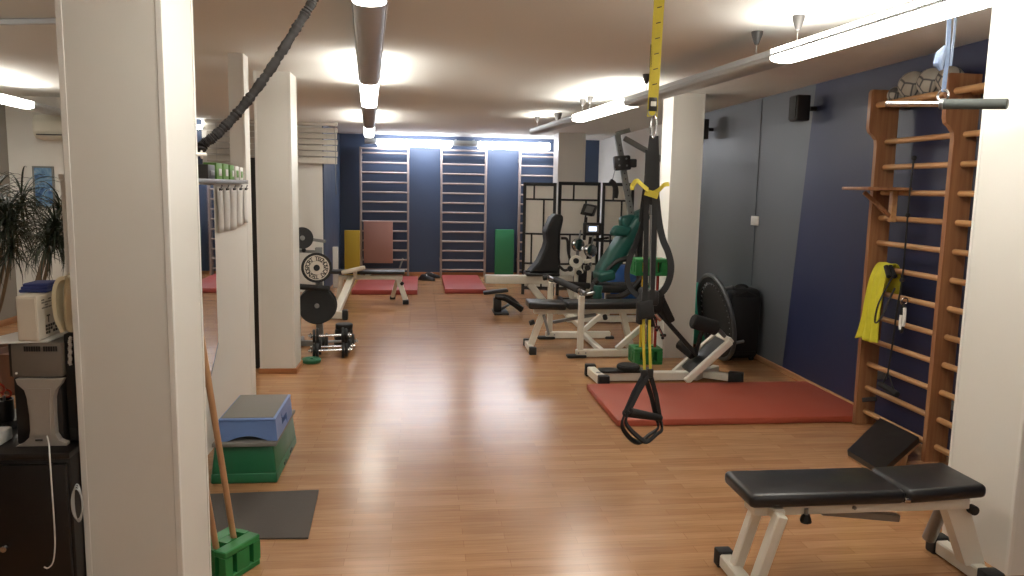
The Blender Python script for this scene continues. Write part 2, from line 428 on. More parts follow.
pillar(3, -1.352, -1.065, 6.57, 6.88, skirt=True)
pillar(4, 2.33, 2.63, 7.05, 7.36)
pillar(5, 2.2, 2.64, 12.35, 12.8)
# half-height partition with a full-height post at its far end
struct(MB().bb(-1.31, -1.25, 3.0, 5.74, 0, 1.6).build('wall_partition', 'white_wall', smooth=0))
pp = struct(MB().bb(-1.355, -1.25, 5.74, 5.9, 0, CZ).build('pillar_6', 'white_wall', smooth=0))
MB().bb(-1.265, -1.247, 5.737, 5.745, 0, CZ, .003, 1).build('corner_trim', 'trimw', pp)
tag(MB().bb(-1.47, -1.372, 6.75, 6.80, 0, 1.82, .006).build('folding_board', 'dark_plastic'), 'tall dark board standing in the gap between the white post and the column', 'board')

qa, qb = PZ(-40, 23, 2.49), PZ(75, 21, 2.49)
struct(MB().beam(qa, qb, .03, .03, None, .004).build('trim_1', 'lamp_grey'))
# ------------------------------------------------------------------ lamps
def bar_lamp(name, label, p0, dirx, segs, z, cups, group, w=.15, h=.055):
    """suspended strip lamp: segs = (start y, end y, kind)"""
    t = thing(name, label, 'lamp', (p0[0]+dirx*(segs[0][0]-p0[1]), segs[0][0], z), group)
    X = lambda y: p0[0]+dirx*(y-p0[1])
    def rounded(ya, yb, zb, drop, ins=0):
        n = 8; m = MB(); prof = []
        ww = w/2-ins
        for k in range(n+1):
            a = PI+PI*k/n; prof.append((math.cos(a)*ww, math.sin(a)*drop))
        prof += [(ww, h-.004), (-ww, h-.004)]
        m.prism([(X(ya)+a, ya, zb+b) for a, b in prof], (X(yb)-X(ya), yb-ya, 0)); return m
    for ya, yb, kind in segs:
        if kind == 'lit':
            rounded(ya, yb, z+.018, .018).build('diffuser', 'tube', t, 50)
            MB().prism([(X(ya)-w*.3, ya+.05, z+h+.0165), (X(ya)+w*.3, ya+.05, z+h+.0165), (X(yb)+w*.3, yb-.05, z+h+.0165), (X(yb)-w*.3, yb-.05, z+h+.0165)], (0, 0, .004)).build('uplight_panel', 'uptube', t, 0)
        elif kind == 'up':
            rounded(ya, yb, z+.018, .018).build('housing', 'lamp_grey', t, 50)
            MB().prism([(X(ya)-w*.3, ya+.05, z+h+.0165), (X(ya)+w*.3, ya+.05, z+h+.0165), (X(yb)+w*.3, yb-.05, z+h+.0165), (X(yb)-w*.3, yb-.05, z+h+.0165)], (0, 0, .004)).build('uplight_panel', 'uptube', t, 0)
        else:
            rounded(ya, yb, z+.018, .018).build('housing', 'lamp_grey', t, 50)
    rail = MB(); y0, y1 = segs[0][0], segs[-1][1]
    for s in (-1, 1): rail.beam((X(y0)+s*(w/2+.004), y0, z+h*.7), (X(y1)+s*(w/2+.004), y1, z+h*.7), .007, .014, None, .002)
    rail.build('edge_rail', 'lamp_grey', t)
    for y in cups:
        c = MB().lathe([(0, -.075), (.012, -.07), (.03, -.02), (.033, 0), (0, 0)], (X(y), y, CZ), (0, 0, 1), 16).build('ceiling_cup', 'cup', t)
        MB().cyl((X(y), y, z+h), (X(y), y, CZ-.06), .0022, n=6).build('cable', 'wire', c)
    return t
GL = 'suspended strip lamps'
bar_lamp('strip_lamp', 'long grey strip lamp hanging along the middle of the ceiling', (-.2, 3.1), -.066,
         [(-2.6, -1.0, 'lit'), (-1.0, 1.5, 'off'), (1.5, 3.13, 'lit'), (3.13, 5.5, 'off'), (5.5, 7.08, 'lit'), (7.08, 9.6, 'off'), (9.6, 11.35, 'lit'), (11.35, 11.62, 'off')], 2.29, [], GL, w=.13)
bar_lamp('strip_lamp', 'grey strip lamp hanging over the right side with its lit part by the hanging bar', (2.02, 2.68), -.08,
         [(-1.2, .4, 'lit'), (.4, 2.2, 'off'), (2.2, 4.0, 'lit'), (4.0, 6.3, 'off'), (6.3, 7.85, 'lit'), (7.85, 9.0, 'off'), (9.0, 9.85, 'up')], 2.29, [2.9, 3.88, 4.3, 6.0, 7.5, 7.75, 9.75], GL)
bar_lamp('strip_lamp', 'grey strip lamp hanging in the left room above the dark plants', (-3.86, 8.2), -.07,
         [(3.4, 5.0, 'lit'), (5.0, 6.6, 'off'), (6.6, 8.2, 'lit'), (8.2, 8.95, 'off')], 2.29, [6.2, 6.75], GL)
# lamp across the far wall
t = thing('strip_lamp', 'strip lamp running across the top of the far blue wall', 'lamp', (.6, 13.65, 2.34), GL)
for x0, x1 in ((-.76, .53), (.99, 2.27)):
    MB().bb(x0, x1, 13.56, 13.74, 2.29, 2.41, .03, 2).build('diffuser', 'far_tube', t)
MB().bb(-.97, -.762, 13.58, 13.72, 2.33, 2.41, .008).build('housing', 'lamp_grey', t); MB().bb(.532, .988, 13.58, 13.72, 2.33, 2.41, .008).build('housing', 'lamp_grey', t)
MB().bb(-.97, 2.27, 13.6, 13.70, 2.402, 2.42, .004).build('top_rail', 'lamp_grey', t)
for x in (-.9, .6, .92, 2.1): MB().bb(x-.015, x+.015, 13.63, 13.999, 2.421, 2.44).build('wall_bracket', 'lamp_grey', t)
t = thing('cable_canopy', 'grey ceiling canopy with cables running down to the right strip lamp', 'ceiling fitting', (1.62, 9.2, 2.40))
MB().lathe([(0, -.11), (.02, -.1), (.045, -.03), (.05, 0), (0, 0)], (1.62, 9.2, CZ), (0, 0, 1), 18).build('canopy', 'cup', t)
m = MB()
for dx in (-.02, .02): m.tube(spline([(1.62+dx, 9.2, 2.42), (1.60+dx, 9.28, 2.41), (1.56+dx, 9.4, 2.395), (1.53+dx, 9.5, 2.385)], 6), .008, 6)
m.build('cable', 'cup', t)

# ------------------------------------------------------------------ camera and render look
cd = bpy.data.cameras.new('camera'); cam = bpy.data.objects.new('camera', cd); COL.objects.link(cam)
cd.sensor_fit = 'HORIZONTAL'; cd.sensor_width = 36; cd.lens = 36*FPX/1024; cd.clip_start = .05; cd.clip_end = 60
R3 = Matrix((CR, -CD, -CF)).transposed()
cam.matrix_world = Matrix.Translation(EYE) @ R3.to_4x4()
S.camera = cam
w = bpy.data.worlds.new('world'); S.world = w; w.use_nodes = True
w.node_tree.nodes['Background'].inputs['Color'].default_value = (.5, .5, .5, 1)
w.node_tree.nodes['Background'].inputs['Strength'].default_value = .02
S.view_settings.view_transform = 'Standard'; S.view_settings.look = 'None'; S.view_settings.gamma = 1; S.view_settings.use_curve_mapping = False
S.view_settings.exposure = .19
S.cycles.use_denoising = True
S.cycles.max_bounces = 8; S.cycles.diffuse_bounces = 5; S.cycles.glossy_bounces = 4
S.cycles.sample_clamp_indirect = 8
# ================================================================== WALL BARS
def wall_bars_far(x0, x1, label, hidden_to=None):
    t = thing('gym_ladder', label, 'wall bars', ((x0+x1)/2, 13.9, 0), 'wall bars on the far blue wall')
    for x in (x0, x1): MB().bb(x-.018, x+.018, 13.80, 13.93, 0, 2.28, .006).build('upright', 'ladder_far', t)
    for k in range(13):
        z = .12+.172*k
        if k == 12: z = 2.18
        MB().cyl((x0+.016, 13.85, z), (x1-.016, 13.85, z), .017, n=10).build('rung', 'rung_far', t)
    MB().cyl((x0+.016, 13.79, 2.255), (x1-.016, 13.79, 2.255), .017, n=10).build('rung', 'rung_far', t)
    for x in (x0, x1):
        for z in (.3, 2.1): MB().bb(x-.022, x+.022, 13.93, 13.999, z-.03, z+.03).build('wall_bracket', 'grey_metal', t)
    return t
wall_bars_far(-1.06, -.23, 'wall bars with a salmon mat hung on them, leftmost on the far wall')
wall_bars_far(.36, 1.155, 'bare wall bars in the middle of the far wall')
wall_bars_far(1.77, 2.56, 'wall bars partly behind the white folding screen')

# near wall bars on the right wall: two bays, three uprights
LB = [4.918, 4.16, 3.38]
t = thing('gym_ladder', 'orange wooden wall bars on the navy wall beside the near right column', 'wall bars', (3.1, 4.16, 0))
for y in LB:
    prof = [(3.04, 0), (3.18, 0), (3.18, 2.30), (2.985, 2.30), (2.975, 2.28), (2.975, 2.05), (2.985, 2.02), (3.01, 2.0), (3.035, 1.97), (3.04, 1.93)]
    m = MB(); m.prism([(x, y-.017, z) for x, z in prof], (0, .034, 0)); m.build('upright', 'ladder', t, 30)
for a, b in zip(LB, LB[1:]):
    for k in range(12):
        z = .095+.1695*k
        MB().cyl((3.11, a-.016, z), (3.11, b+.016, z), .018, n=12).build('rung', 'rung', t)
    for x in (3.03, 3.14): MB().cyl((x, a-.016, 2.2), (x, b+.016, 2.2), .02, n=12).build('rung', 'rung', t)
for y in LB:
    for z in (.35, 2.2): MB().bb(3.18, 3.249, y-.03, y+.03, z-.025, z+.025, .004).build('wall_bracket', 'grey_metal', t)
# wooden bracket hooked on
t = thing('dip_bracket', 'brown wooden bracket hooked on the near wall bars above the yellow towel', 'bracket', (2.95, 4.86, 1.4))
MB().bb(2.80, 3.10, 4.57, 4.88, 1.635, 1.655, .004).build('shelf_board', 'ladder', t)
MB().bb(3.05, 3.085, 4.69, 4.73, 1.43, 1.634, .003).build('upright', 'rung', t)
m = MB(); m.beam((2.86, 4.71, 1.62), (3.05, 4.71, 1.47), .025, .02, (0, 1, 0), .002); m.build('brace', 'ladder', t)
# towel
TX = 2.965
t = thing('towel', 'yellow towel hanging over a rung of the near wall bars', 'towel', (3.06, 4.74, .62))
nu, nv = 22, 26
vs, fs = [], []
path = [(3.158, .95), (3.156, 1.0), (3.152, 1.07), (3.138, 1.135), (3.11, 1.156), (3.08, 1.142), (3.05, 1.09)]
path = [V((p[0], 0, p[1])) for p in path]+[V((3.03, 0, 1.02)), V((3.015, 0, .9)), V((3.005, 0, .78)), V((2.995, 0, .69)), V((2.985, 0, .63))]
sp = spline(path, 3); L = len(sp)
for i, p in enumerate(sp):
    f = i/(L-1); wd = .085 if f < .8 else .085+.04*((f-.8)/.2)
    for j in range(nu):
        u = j/(nu-1)*2-1
        fold = .014*math.sin(u*9+1.2*f)*max(0, min(1, (f-.45)*3))
        vs.append(V((p.x-fold, 4.775+u*wd, p.z+.006*math.sin(u*5)*f)))
for i in range(L-1):
    for j in range(nu-1):
        a = i*nu+j; fs.append((a, a+1, a+nu+1, a+nu))
o = MB().add(vs, fs).build('cloth', 'towel', t, 60)
md = o.modifiers.new('thick', 'SOLIDIFY'); md.thickness = .009
# exercise tubing hung on the bars
t = thing('exercise_tube', 'thin dark exercise tube with handles hanging down the near wall bars', 'exercise band', (3.05, 4.5, .4))
pts = [PX(914, 158, 3.08), PX(909, 200, 3.075), PX(905, 250, 3.07), PX(902, 280, 3.065), PX(897, 310, 3.05), PX(893, 340, 3.05), PX(888, 372, 3.04)]
MB().tube(spline(pts, 5), .006, 6).build('tube', 'rubber', t)
e = pts[-1]; a = e+V((0, .05, -.1)); b = e+V((0, -.09, -.12))
MB().tube([e, a], .005, 6).build('handle_strap', 'webbing', t); MB().tube([e, b], .005, 6).build('handle_strap', 'webbing', t)
MB().cyl(a+V((0, .03, 0)), b+V((0, -.03, 0)), .019, n=12, bev=.004).build('handle', 'foam', t)
m = MB()
for p in (pts[0], pts[1]+(pts[2]-pts[1])*.3, pts[3]): m = MB(); m.sphere(p, .016, 10, 8); m.build('knot', 'rubber', t)
t = thing('carabiner_loop', 'black and white loop hooked on the wall bars beside the yellow towel', 'carabiner', PX(900, 318, 3.05))
c0 = PX(904, 306, 3.03); c1 = PX(901, 332, 3.02)
mid = (c0+c1)/2; up = (c0-c1); hl = up.length/2; up.normalize(); sd = V((-.25, -1, 0)).normalized()
ring = [mid+up*hl*math.cos(2*PI*k/24)+sd*.028*math.sin(2*PI*k/24) for k in range(24)]
MB().tube(ring, .009, 8, closed=True).build('loop', 'rubber', t)
MB().tube(ring[2:9], .0105, 8).build('white_sleeve', 'trimw', t); MB().tube(ring[14:20], .0105, 8).build('white_sleeve', 'trimw', t)
MB().torus(c0+V((0, 0, .03)), (0, 1, .2), .022, .005, 16, 6).build('hook', 'chrome', t)
t = thing('skipping_rope', 'thin black cord looped on a rung behind the yellow towel', 'rope', PX(880, 300, 3.05))
pts = [PX(893, 276, 3.02), PX(888, 285, 3.0), PX(878, 305, 2.93), PX(875, 322, 2.93), PX(881, 318, 2.95), PX(889, 300, 3.0), PX(895, 288, 3.03)]
MB().tube(spline(pts, 6), .006, 6).build('cord', 'rubber', t)
m = MB(); m.cyl(PX(890, 266, 3.06), PX(895, 277, 3.04), .016, n=12, bev=.004); m.build('handle', 'foam', t)
m = MB(); m.cyl(PX(886, 266, 3.02), PX(889, 277, 3.0), .016, n=12, bev=.004); m.build('handle', 'foam', t)
# padded slant board hooked on the lowest rungs
t = thing('slant_board', 'black padded board leaning on the lowest rungs of the near wall bars', 'exercise board', (2.85, 4.2, 0))
c = [PZ(851, 444, .05), PZ(884, 465, .05)]
A, B = V((2.60, 4.25, .05)), V((2.60, 3.90, .05)); Cc, D = V((3.03, 4.20, .14)), V((3.03, 4.60, .14))
nrm = (B-A).cross(D-A).normalized(); nrm = nrm if nrm.z > 0 else -nrm
MB().prism([A, B, Cc, D], -nrm*.035).build('pad', 'vinyl', t, 0)
MB().prism([q-nrm*.036 for q in (A, B, Cc, D)], -nrm*.014).build('plywood', 'stick', t, 0)
m = MB(); q = (B+Cc)/2-nrm*.05
m.prism([q+V((-.06, .03, 0)), q+V((.06, .03, .02)), V((q.x+.05, q.y+.03, 0)), V((q.x-.04, q.y+.03, 0))], (0, .03, 0)); m.build('support_foot', 'stick', t, 0)
m = MB(); q = A-nrm*.05+V((.03, -.03, 0)); m.bb(q.x-.015, q.x+.02, 3.95, 4.15, 0, .012); m.build('front_foot', 'dark_plastic', t)
m = MB(); m.beam(PX(863, 400, 3.06), PX(876, 399, 3.06), .02, .03); tag(m.build('hook_bar', 'rubber'), 'small black bar hooked low on the far upright of the orange wall bars', 'hook')
# stitched balls on top of the near wall bars (resting in the groove between two top rungs)
for k, (y, r, lb) in enumerate(((4.80, .055, 'smallest pale ball at the far end on top of the near wall bars'), (4.63, .088, 'large pale stitched ball on the wall bars next to the smallest ball'), (4.45, .085, 'middle pale stitched ball on top of the near wall bars'), (4.285, .078, 'pale stitched ball on the wall bars just behind the hanging strap'))):
    h = math.sqrt((r+.02)**2-.055**2)
    m = MB(); m.sphere((3.085, y, 2.2+h+.002), r, 24, 16)
    tag(m.build('stitched_ball', 'netball'), lb, 'ball', 'balls on top of the wall bars')
# ================================================================== NEAR RIGHT: bench, mat, hanging bar
t = thing('weight_bench', 'black padded bench on white legs standing beside the near right column', 'bench', (1.8, 2.82, 0))
zt = .438; pt = .058
m = MB(); m.bb(1.275, 1.925, 2.705, 2.985, zt-pt, zt, .022, 3); m.build('seat_pad', 'vinyl', t, 50)
m = MB(); m.obox((2.105, 2.845, zt-pt/2+.006), (.172, 0, .008), (0, .139, 0), (-.0015, 0, pt/2), .022, 3); m.build('head_pad', 'vinyl', t, 50)
m = MB(); m.bb(1.32, 2.25, 2.765, 2.865, zt-pt-.055, zt-pt-.002, .006); m.build('frame_beam', 'white_metal', t)
for x in (1.45, 1.75): MB().bb(x, x+.06, 2.77, 2.93, zt-pt-.03, zt-pt-.001, .004).build('pad_bracket', 'white_metal', t)
for y in (2.895, 2.715):
    MB().beam((1.40, y-.01, zt-pt-.02), (1.315, y, .05), .045, .05, (0, 1, 0), .006).build('leg', 'white_metal', t)
MB().beam((1.40, 2.715, zt-pt-.03), (1.40, 2.95, zt-pt-.03), .05, .045, None, .006).build('leg_bracket', 'white_metal', t)
f = MB().beam((1.305, 2.64, .035), (1.305, 2.99, .035), .055, .055, None, .006).build('foot_bar', 'white_metal', t)
for y0, y1 in ((2.60, 2.655), (2.975, 3.03)): MB().bb(1.27, 1.34, y0, y1, 0, .075, .008).build('rubber_foot', 'rubber', f)
# right support: welded plate with foot bar and an adjusting tube
m = MB(); m.prism([(2.16, 2.80, zt-pt-.03), (2.265, 2.80, zt-pt-.03), (2.375, 2.80, .06), (2.285, 2.80, .06)], (0, .06, 0)); m.build('leg', 'white_metal', t)
f = MB().beam((2.335, 2.73, .037), (2.335, 3.03, .037), .06, .06, None, .006).build('foot_bar', 'white_metal', t)
for y0, y1 in ((2.685, 2.75), (3.015, 3.075)): MB().bb(2.295, 2.375, y0, y1, 0, .08, .008).build('rubber_foot', 'rubber', f)
tb = MB().cyl((2.26, 2.92, .30), (2.255, 3.0, .085), .028, n=18, bev=.003).build('adjusting_tube', 'steel', t)
m = MB(); m.tube(arc((2.25, 2.87, zt-pt-.05), .018, 0, PI, 8, (1, 0, 0), (0, 0, -1)), .005, 8); m.build('release_ring', 'chrome', t)
m = MB(); m.cyl((2.27, 2.755, .32), (2.27, 2.79, .32), .02, n=12, bev=.004); m.build('side_knob', 'rubber', t)
MB().cyl((1.535, 2.76, .33), (1.535, 2.76, .355), .008, n=10).build('pin', 'steel', t)
MB().lathe([(0, 0), (.02, 0), (.024, .008), (.02, .022), (.014, .034), (0, .034)], (1.535, 2.76, .296), (0, 0, 1), 8).build('adjusting_knob', 'rubber', t)
m = MB(); m.beam((1.62, 2.80, .325), (1.96, 2.80, .285), .03, .03, None, .003); m.build('support_strut', 'steel', t)
MB().cyl((1.74, 2.757, .35), (1.74, 2.765, .35), .008, n=10).build('bolt', 'steel', t)
m = MB(); m.bb(1.915, 1.94, 2.70, 2.72, zt-.05, zt-.03, .003); m.build('hinge', 'chrome', t)

tag(MB().bb(1.335, 3.215, 4.937, 5.92, .001, .05, .012, 2).build('exercise_mat', 'red_mat'), 'large red exercise mat on the floor beside the navy right wall', 'mat')

t = thing('hanging_bar', 'chrome bar with grey foam grip hanging from the ceiling by the near right column', 'exercise bar', (2.22, 3.12, 1.95))
a, b = PY(886, 104, 3.30), PY(1008, 104, 2.95); md = a+(b-a)*.5
MB().cyl(a, md, .013, n=14, bev=.003).build('bar', 'chrome', t)
MB().cyl(md-(b-a)*.03, b, .022, n=16, bev=.004).build('foam_grip', 'grip', t)
k = md+(a-md)*.03
MB().cyl(k-(b-a)*.022, k+(b-a)*.02, .024, n=14, bev=.004).build('collar', 'steel', t)
MB().torus(k+V((0, 0, .035)), (1, .4, 0), .024, .005, 18, 6).build('ring', 'chrome', t)
top = V((k.x, k.y, CZ))
MB().ribbon([k+V((0, 0, .05)), k+V((.004, 0, .2)), k+V((-.003, 0, .35)), top], .02, .003, (1, 0, 0)).build('strap', 'plastic_clear', t)
m = MB()
rr = random.Random(3); vs = []
for i in range(9):
    a0 = i*2*PI/9
m.tube([k+V((-.02, 0, .14)), k+V((-.03, .005, .17)), k+V((-.028, 0, .21)), k+V((-.012, 0, .24))], [.008, .022, .02, .006], 9); m.build('knotted_film', 'plastic_clear', t)
MB().ribbon([k+V((.022, 0, .16)), k+V((.026, 0, .3)), top+V((.02, 0, 0))], .012, .003, (1, .2, 0)).build('strap', 'plastic_clear', t)

# ================================================================== RIGHT WALL FITTINGS
def speaker(label, y, z, s):
    t = thing('wall_speaker', label, 'speaker', (3.14, y, z-.1*s), 'speakers on the right wall')
    MB().bb(3.05, 3.05+.15*s, y-.085*s, y+.085*s, z-.13*s, z+.13*s, .012, 2).build('cabinet', 'dark_plastic', t)
    MB().bb(3.043, 3.0505, y-.072*s, y+.072*s, z-.115*s, z+.115*s, .003).build('grille', 'rubber', t)
    MB().cyl((3.2, y, z), (3.25, y, z), .02, n=10).build('bracket', 'dark_plastic', t)
    return t
speaker('dark wall speaker high on the right wall where navy meets grey', 6.15, 2.305, .8)
speaker('dark wall speaker high on the right wall beside the middle column', 8.42, 2.30, .85)
t = thing('wall_socket', 'small white socket plate on the grey wall above the black case', 'socket', (3.245, 7.18, 1.29))
MB().bb(3.238, 3.25, 7.10, 7.26, 1.29, 1.38, .003).build('plate', 'trimw', t)
m = MB(); m.bb(3.234, 3.2385, 7.13, 7.23, 1.31, 1.36, .003); m.build('rocker', 'white_wall', t)
MB().bb(3.242, 3.25, 7.175, 7.19, .7, 1.288).build('cable_cover', 'grey_wall', t)
MB().bb(3.244, 3.25, 7.18, 7.192, 1.385, CZ).build('cable_cover', 'grey_wall', t)

# ================================================================== SIT-UP MACHINE, TRAMPOLINE, CASE
t = thing('incline_machine', 'white framed exercise machine with an inclined black pad behind the red mat', 'exercise machine', (2.0, 6.15, 0))
f = MB().beam((1.485, 5.99, .052), (1.465, 6.36, .052), .07, .075, None, .006).build('foot_bar', 'white_metal', t)
for y0, y1, x in ((5.93, 6.0, 1.485), (6.34, 6.41, 1.465)): MB().bb(x-.045, x+.045, y0, y1, 0, .105, .01).build('rubber_cap', 'rubber', f)
m = MB(); m.cyl((1.48, 6.12, .089), (1.48, 6.12, .093), .022, n=18); m.build('badge', 'steel', f)
MB().beam((1.48, 6.18, .045), (2.36, 6.18, .045), .08, .07, None, .006).build('base_beam', 'white_metal', t)
m = MB(); m.bb(1.50, 1.95, 6.12, 6.24, .082, .105, .006); m.build('slide_rail', 'rubber', t)
MB().lathe([(0, 0), (.085, 0), (.098, .012), (.098, .03), (.085, .042), (0, .045)], (1.745, 6.17, .105), (0, 0, 1), 28).build('turn_disc', 'foam', t)
# rear foot
f = MB().beam((2.30, 6.24, .06), (2.64, 6.06, .048), .06, .06, None, .006).build('rear_foot', 'white_metal', t)
MB().obox((2.65, 6.055, .05), (.05, -.033, 0), (.022, .033, 0), (0, 0, .05), .01).build('rubber_cap', 'rubber', f)
MB().beam((2.30, 6.10, .05), (2.62, 6.42, .045), .06, .06, None, .006).build('rear_foot', 'white_metal', t)
# inclined board: two rails and a pad
ra, rb = V((2.20, 0, .03)), V((2.57, 0, .37)); d = (rb-ra).normalized(); u = V((-d.z, 0, d.x))
for y in (6.02, 6.32): MB().beam(ra+V((0, y, 0)), rb+V((0, y, 0)), .05, .055, u, .006).build('rail', 'white_metal', t)
m = MB(); m.obox((ra+rb)/2+V((.03, 6.17, .03))+u*-.008, (rb-ra)*.42, (0, .118, 0), u*.024, .012); m.build('pad', 'vinyl', t)
MB().beam(rb+V((0, 6.02, 0)), rb+V((0, 6.32, 0)), .05, .05, u, .005).build('cross_bar', 'white_metal', t)
def roller(p, q, r): return MB().cyl(p, q, r, n=20, bev=.012).build('foam_roller', 'foam', t)
e = V((2.36, 6.17, .5))
roller(V((2.24, 6.05, .54)), V((2.46, 6.05, .475)), .062); roller(V((2.23, 6.32, .30)), V((2.33, 6.2, .215)), .05)
MB().cyl((2.46, 6.05, .475), (2.55, 6.1, .40), .018, n=10).build('roller_axle', 'steel', t)
MB().beam((2.33, 6.17, .23), (2.34, 6.06, .49), .03, .03, None, .004).build('roller_post', 'rubber', t)
# swing arm with seat pads
MB().beam((2.34, 6.17, .22), (2.03, 6.17, .55), .035, .045, (0, 1, 0), .005).build('swing_arm', 'rubber', t)
ca = PY(648, 296, 6.15); cb = PY(664, 325, 6.15)
MB().obox(PY(662, 307, 6.15), (.06, 0, -.115), (0, .11, 0), (.03, 0, .016), .018, 3).build('back_pad', 'foam', t, 50)
MB().obox(PY(650, 300, 6.13), (.085, 0, -.02), (0, .12, 0), (.015, 0, .085), .03, 3).build('seat_pad', 'foam', t, 50)
MB().obox(PY(641, 315, 6.12), (.032, 0, 0), (0, .05, 0), (0, 0, .075), .015, 3).build('handle_block', 'rubber', t, 50)
MB().obox(PY(651, 319, 6.10), (.03, 0, 0), (0, .05, 0), (0, 0, .06), .015, 3).build('handle_block', 'rubber', t, 50)
MB().cyl(PY(655, 313, 6.06), PY(661, 320, 6.06), .022, n=14, bev=.003).build('clamp', 'chrome', t)
for p, q in (((655, 322), (657, 328)), ((660, 330), (663, 336))):
    s_ = MB().cyl(PY(p[0]-2, p[1]-4, 6.06), PY(q[0], q[1], 6.06), .011, n=10).build('adjusting_bolt', 'chrome', t)
    m = MB(); c0 = PY(q[0], q[1], 6.06)
    for k in range(3):
        a = 2*PI*k/3+.4; m.sphere(c0+V((math.cos(a)*.016, 0, math.sin(a)*.016)), .014, 10, 8)
    m.build('star_knob', 'rubber', s_)
# trampoline leaning on the column
t = thing('mini_trampoline', 'black round mini trampoline standing on edge beside the middle column', 'trampoline', (2.78, 6.92, 0))
C0 = V((2.745, 6.80, .445)); uu = V((.02, -1, 0)).normalized(); vv = V((-.19, -.019, .98)).normalized(); nn = uu.cross(vv).normalized()
R = .40
MB().tube([C0+uu*R*math.cos(2*PI*k/56)+vv*R*math.sin(2*PI*k/56) for k in range(56)], .02, 10, closed=True).build('rim', 'dark_rim', t)
m = MB(); m.lathe([(0, -.004), (.31, -.004), (.315, 0), (.31, .004), (0, .004)], C0, nn, 56); m.build('jump_mat', 'tramp_mat', t)
MB().lathe([(.335, -.012), (.38, -.016), (.38, .016), (.335, .012), (.335, -.012)], C0, nn, 56).build('padded_edge', 'bag', t, 60)
m = MB()
for k in range(36):
    a = 2*PI*k/36; e = uu*math.cos(a)+vv*math.sin(a); m.cyl(C0+e*.305, C0+e*.395, .007, n=6)
m.build('springs', 'steel', t)['kind'] = 'stuff'
for a in (.9, -.5, 2.5, -2.3):
    e = C0+uu*R*.97*math.cos(a)+vv*R*.97*math.sin(a)
    l = MB().cyl(e, e+nn*.10 if nn.x > 0 else e-nn*.10, .014, n=10, bev=.003).build('leg', 'steel', t)
t = thing('gym_ball', 'teal gym ball between the middle column and the trampoline', 'ball', (2.9, 7.62, 0))
m = MB(); m.sphere((2.86, 7.72, .33), .33, 36, 22); m.build('ball', 'teal_ball', t, 80)
m = MB(); m.cyl((2.76, 7.42, .38), (2.757, 7.405, .382), .012, n=10); m.build('valve', 'trimw', t)
# black wheeled case by the wall
t = thing('wheeled_case', 'big black soft case standing against the grey right wall', 'case', (3.03, 7.0, 0))
MB().bb(2.91, 3.215, 6.86, 7.13, .03, .70, .05, 4).build('body', 'bag', t, 50)
m = MB(); m.bb(2.925, 3.2, 6.845, 6.862, .1, .62, .008); m.build('front_pocket', 'bag', t)
MB().tube(arc((3.06, 6.98, .695), .06, 0, PI, 10, (1, 0, 0), (0, 0, .5)), .012, 8).build('carry_handle', 'rubber', t)
m = MB(); m.tube([(2.93, 6.868, .08), (2.925, 6.865, .62), (3.06, 6.85, .685), (3.2, 6.865, .62), (3.2, 6.868, .08)], .005, 6); m.build('zip_piping', 'rubber', t)
for x in (2.95, 3.17): MB().cyl((x-.015, 6.92, .032), (x+.015, 6.92, .032), .032, n=14, bev=.004).build('wheel', 'rubber', t)

# ================================================================== POLE STAND beside the column
def brick(m, c, hx, hy, h, rz=0, slots=True):
    """moulded block with through slots on its sides and holes in its top"""
    X = V((math.cos(rz), math.sin(rz), 0)); Y = V((-math.sin(rz), math.cos(rz), 0)); c = V(c)
    def b(x0, x1, y0, y1, z0, z1, bev=.004):
        m.obox(c+X*(x0+x1)/2+Y*(y0+y1)/2+V((0, 0, (z0+z1)/2)), X*(x1-x0)/2, Y*(y1-y0)/2, V((0, 0, (z1-z0)/2)), bev, 1)
    w = .042; q = h*.2
    b(-hx, hx, -hy, hy, 0, q)                       # bottom
    # top plate with two square holes
    b(-hx, hx, -hy, -w*.6, h-q, h); b(-hx, hx, w*.6, hy, h-q, h)
    xs = [-hx, -hx*.72, -hx*.28, hx*.28, hx*.72, hx]
    for i in (0, 2, 4): b(xs[i], xs[i+1], -w*.6, w*.6, h-q, h, 0)
    # uprights leaving slots
    for x0, x1 in ((-hx, -hx*.60), (-hx*.36, hx*.36), (hx*.60, hx)):
        for y0, y1 in ((-hy, -hy*.60), (-hy*.36, hy*.36), (hy*.60, hy)): b(x0, x1, y0, y1, q, h-q, 0)
t = thing('pole_stand', 'green plastic block stand holding coloured poles in front of the middle column', 'pole stand', (2.1, 6.88, 0))
m = MB(); brick(m, (2.105, 6.88, 0), .135, .11, .15); m.build('base_block', 'green_plastic', t)
m = MB(); brick(m, (2.105, 6.88, .83), .15, .10, .155); m.build('top_block', 'green_plastic', t)
for x, mt, lb in ((2.055, 'cord_yellow', 'yellow pole'), (2.125, 'cord_green', 'dark green pole'), (2.195, 'cord_red', 'red pole')):
    o = MB().cyl((x, 6.88, .045), (x, 6.88, .988), .0135, n=12, bev=.003).build('pole', mt, t); o['label'] = lb
# ================================================================== SUSPENSION TRAINER
SK = 3.6/4.3
def TY(x, y, Y=4.3): return EYE+(PY(x, y, Y)-EYE)*SK
t = thing('suspension_trainer', 'black and yellow suspension straps with foam handles hanging from the ceiling', 'suspension trainer', (TY(651, 110).x, TY(651, 110).y, .3))
SD = (1, 0, 0)
a0 = TY(652, 117); anc = V((a0.x+.012, a0.y, CZ))
ys = MB().ribbon([anc, anc+(a0-anc)*.5, a0], .05, .004, SD).build('yellow_anchor_strap', 'yellow_web', t)
m = MB().ribbon([anc+V((.006, .008, 0)), anc+(a0-anc)*.45+V((.004, .008, 0)), a0+V((.002, .006, .02))], .044, .003, SD).build('back_strap', 'yellow_web', t)
for k in range(6):
    p = a0+(anc-a0)*(.27+.125*k)
    MB().obox(p+V((.002, -.003, 0)), (.011, 0, .003), (0, .0012, 0), (0, 0, .0022)).build('stitch_mark', 'rubber', ys)
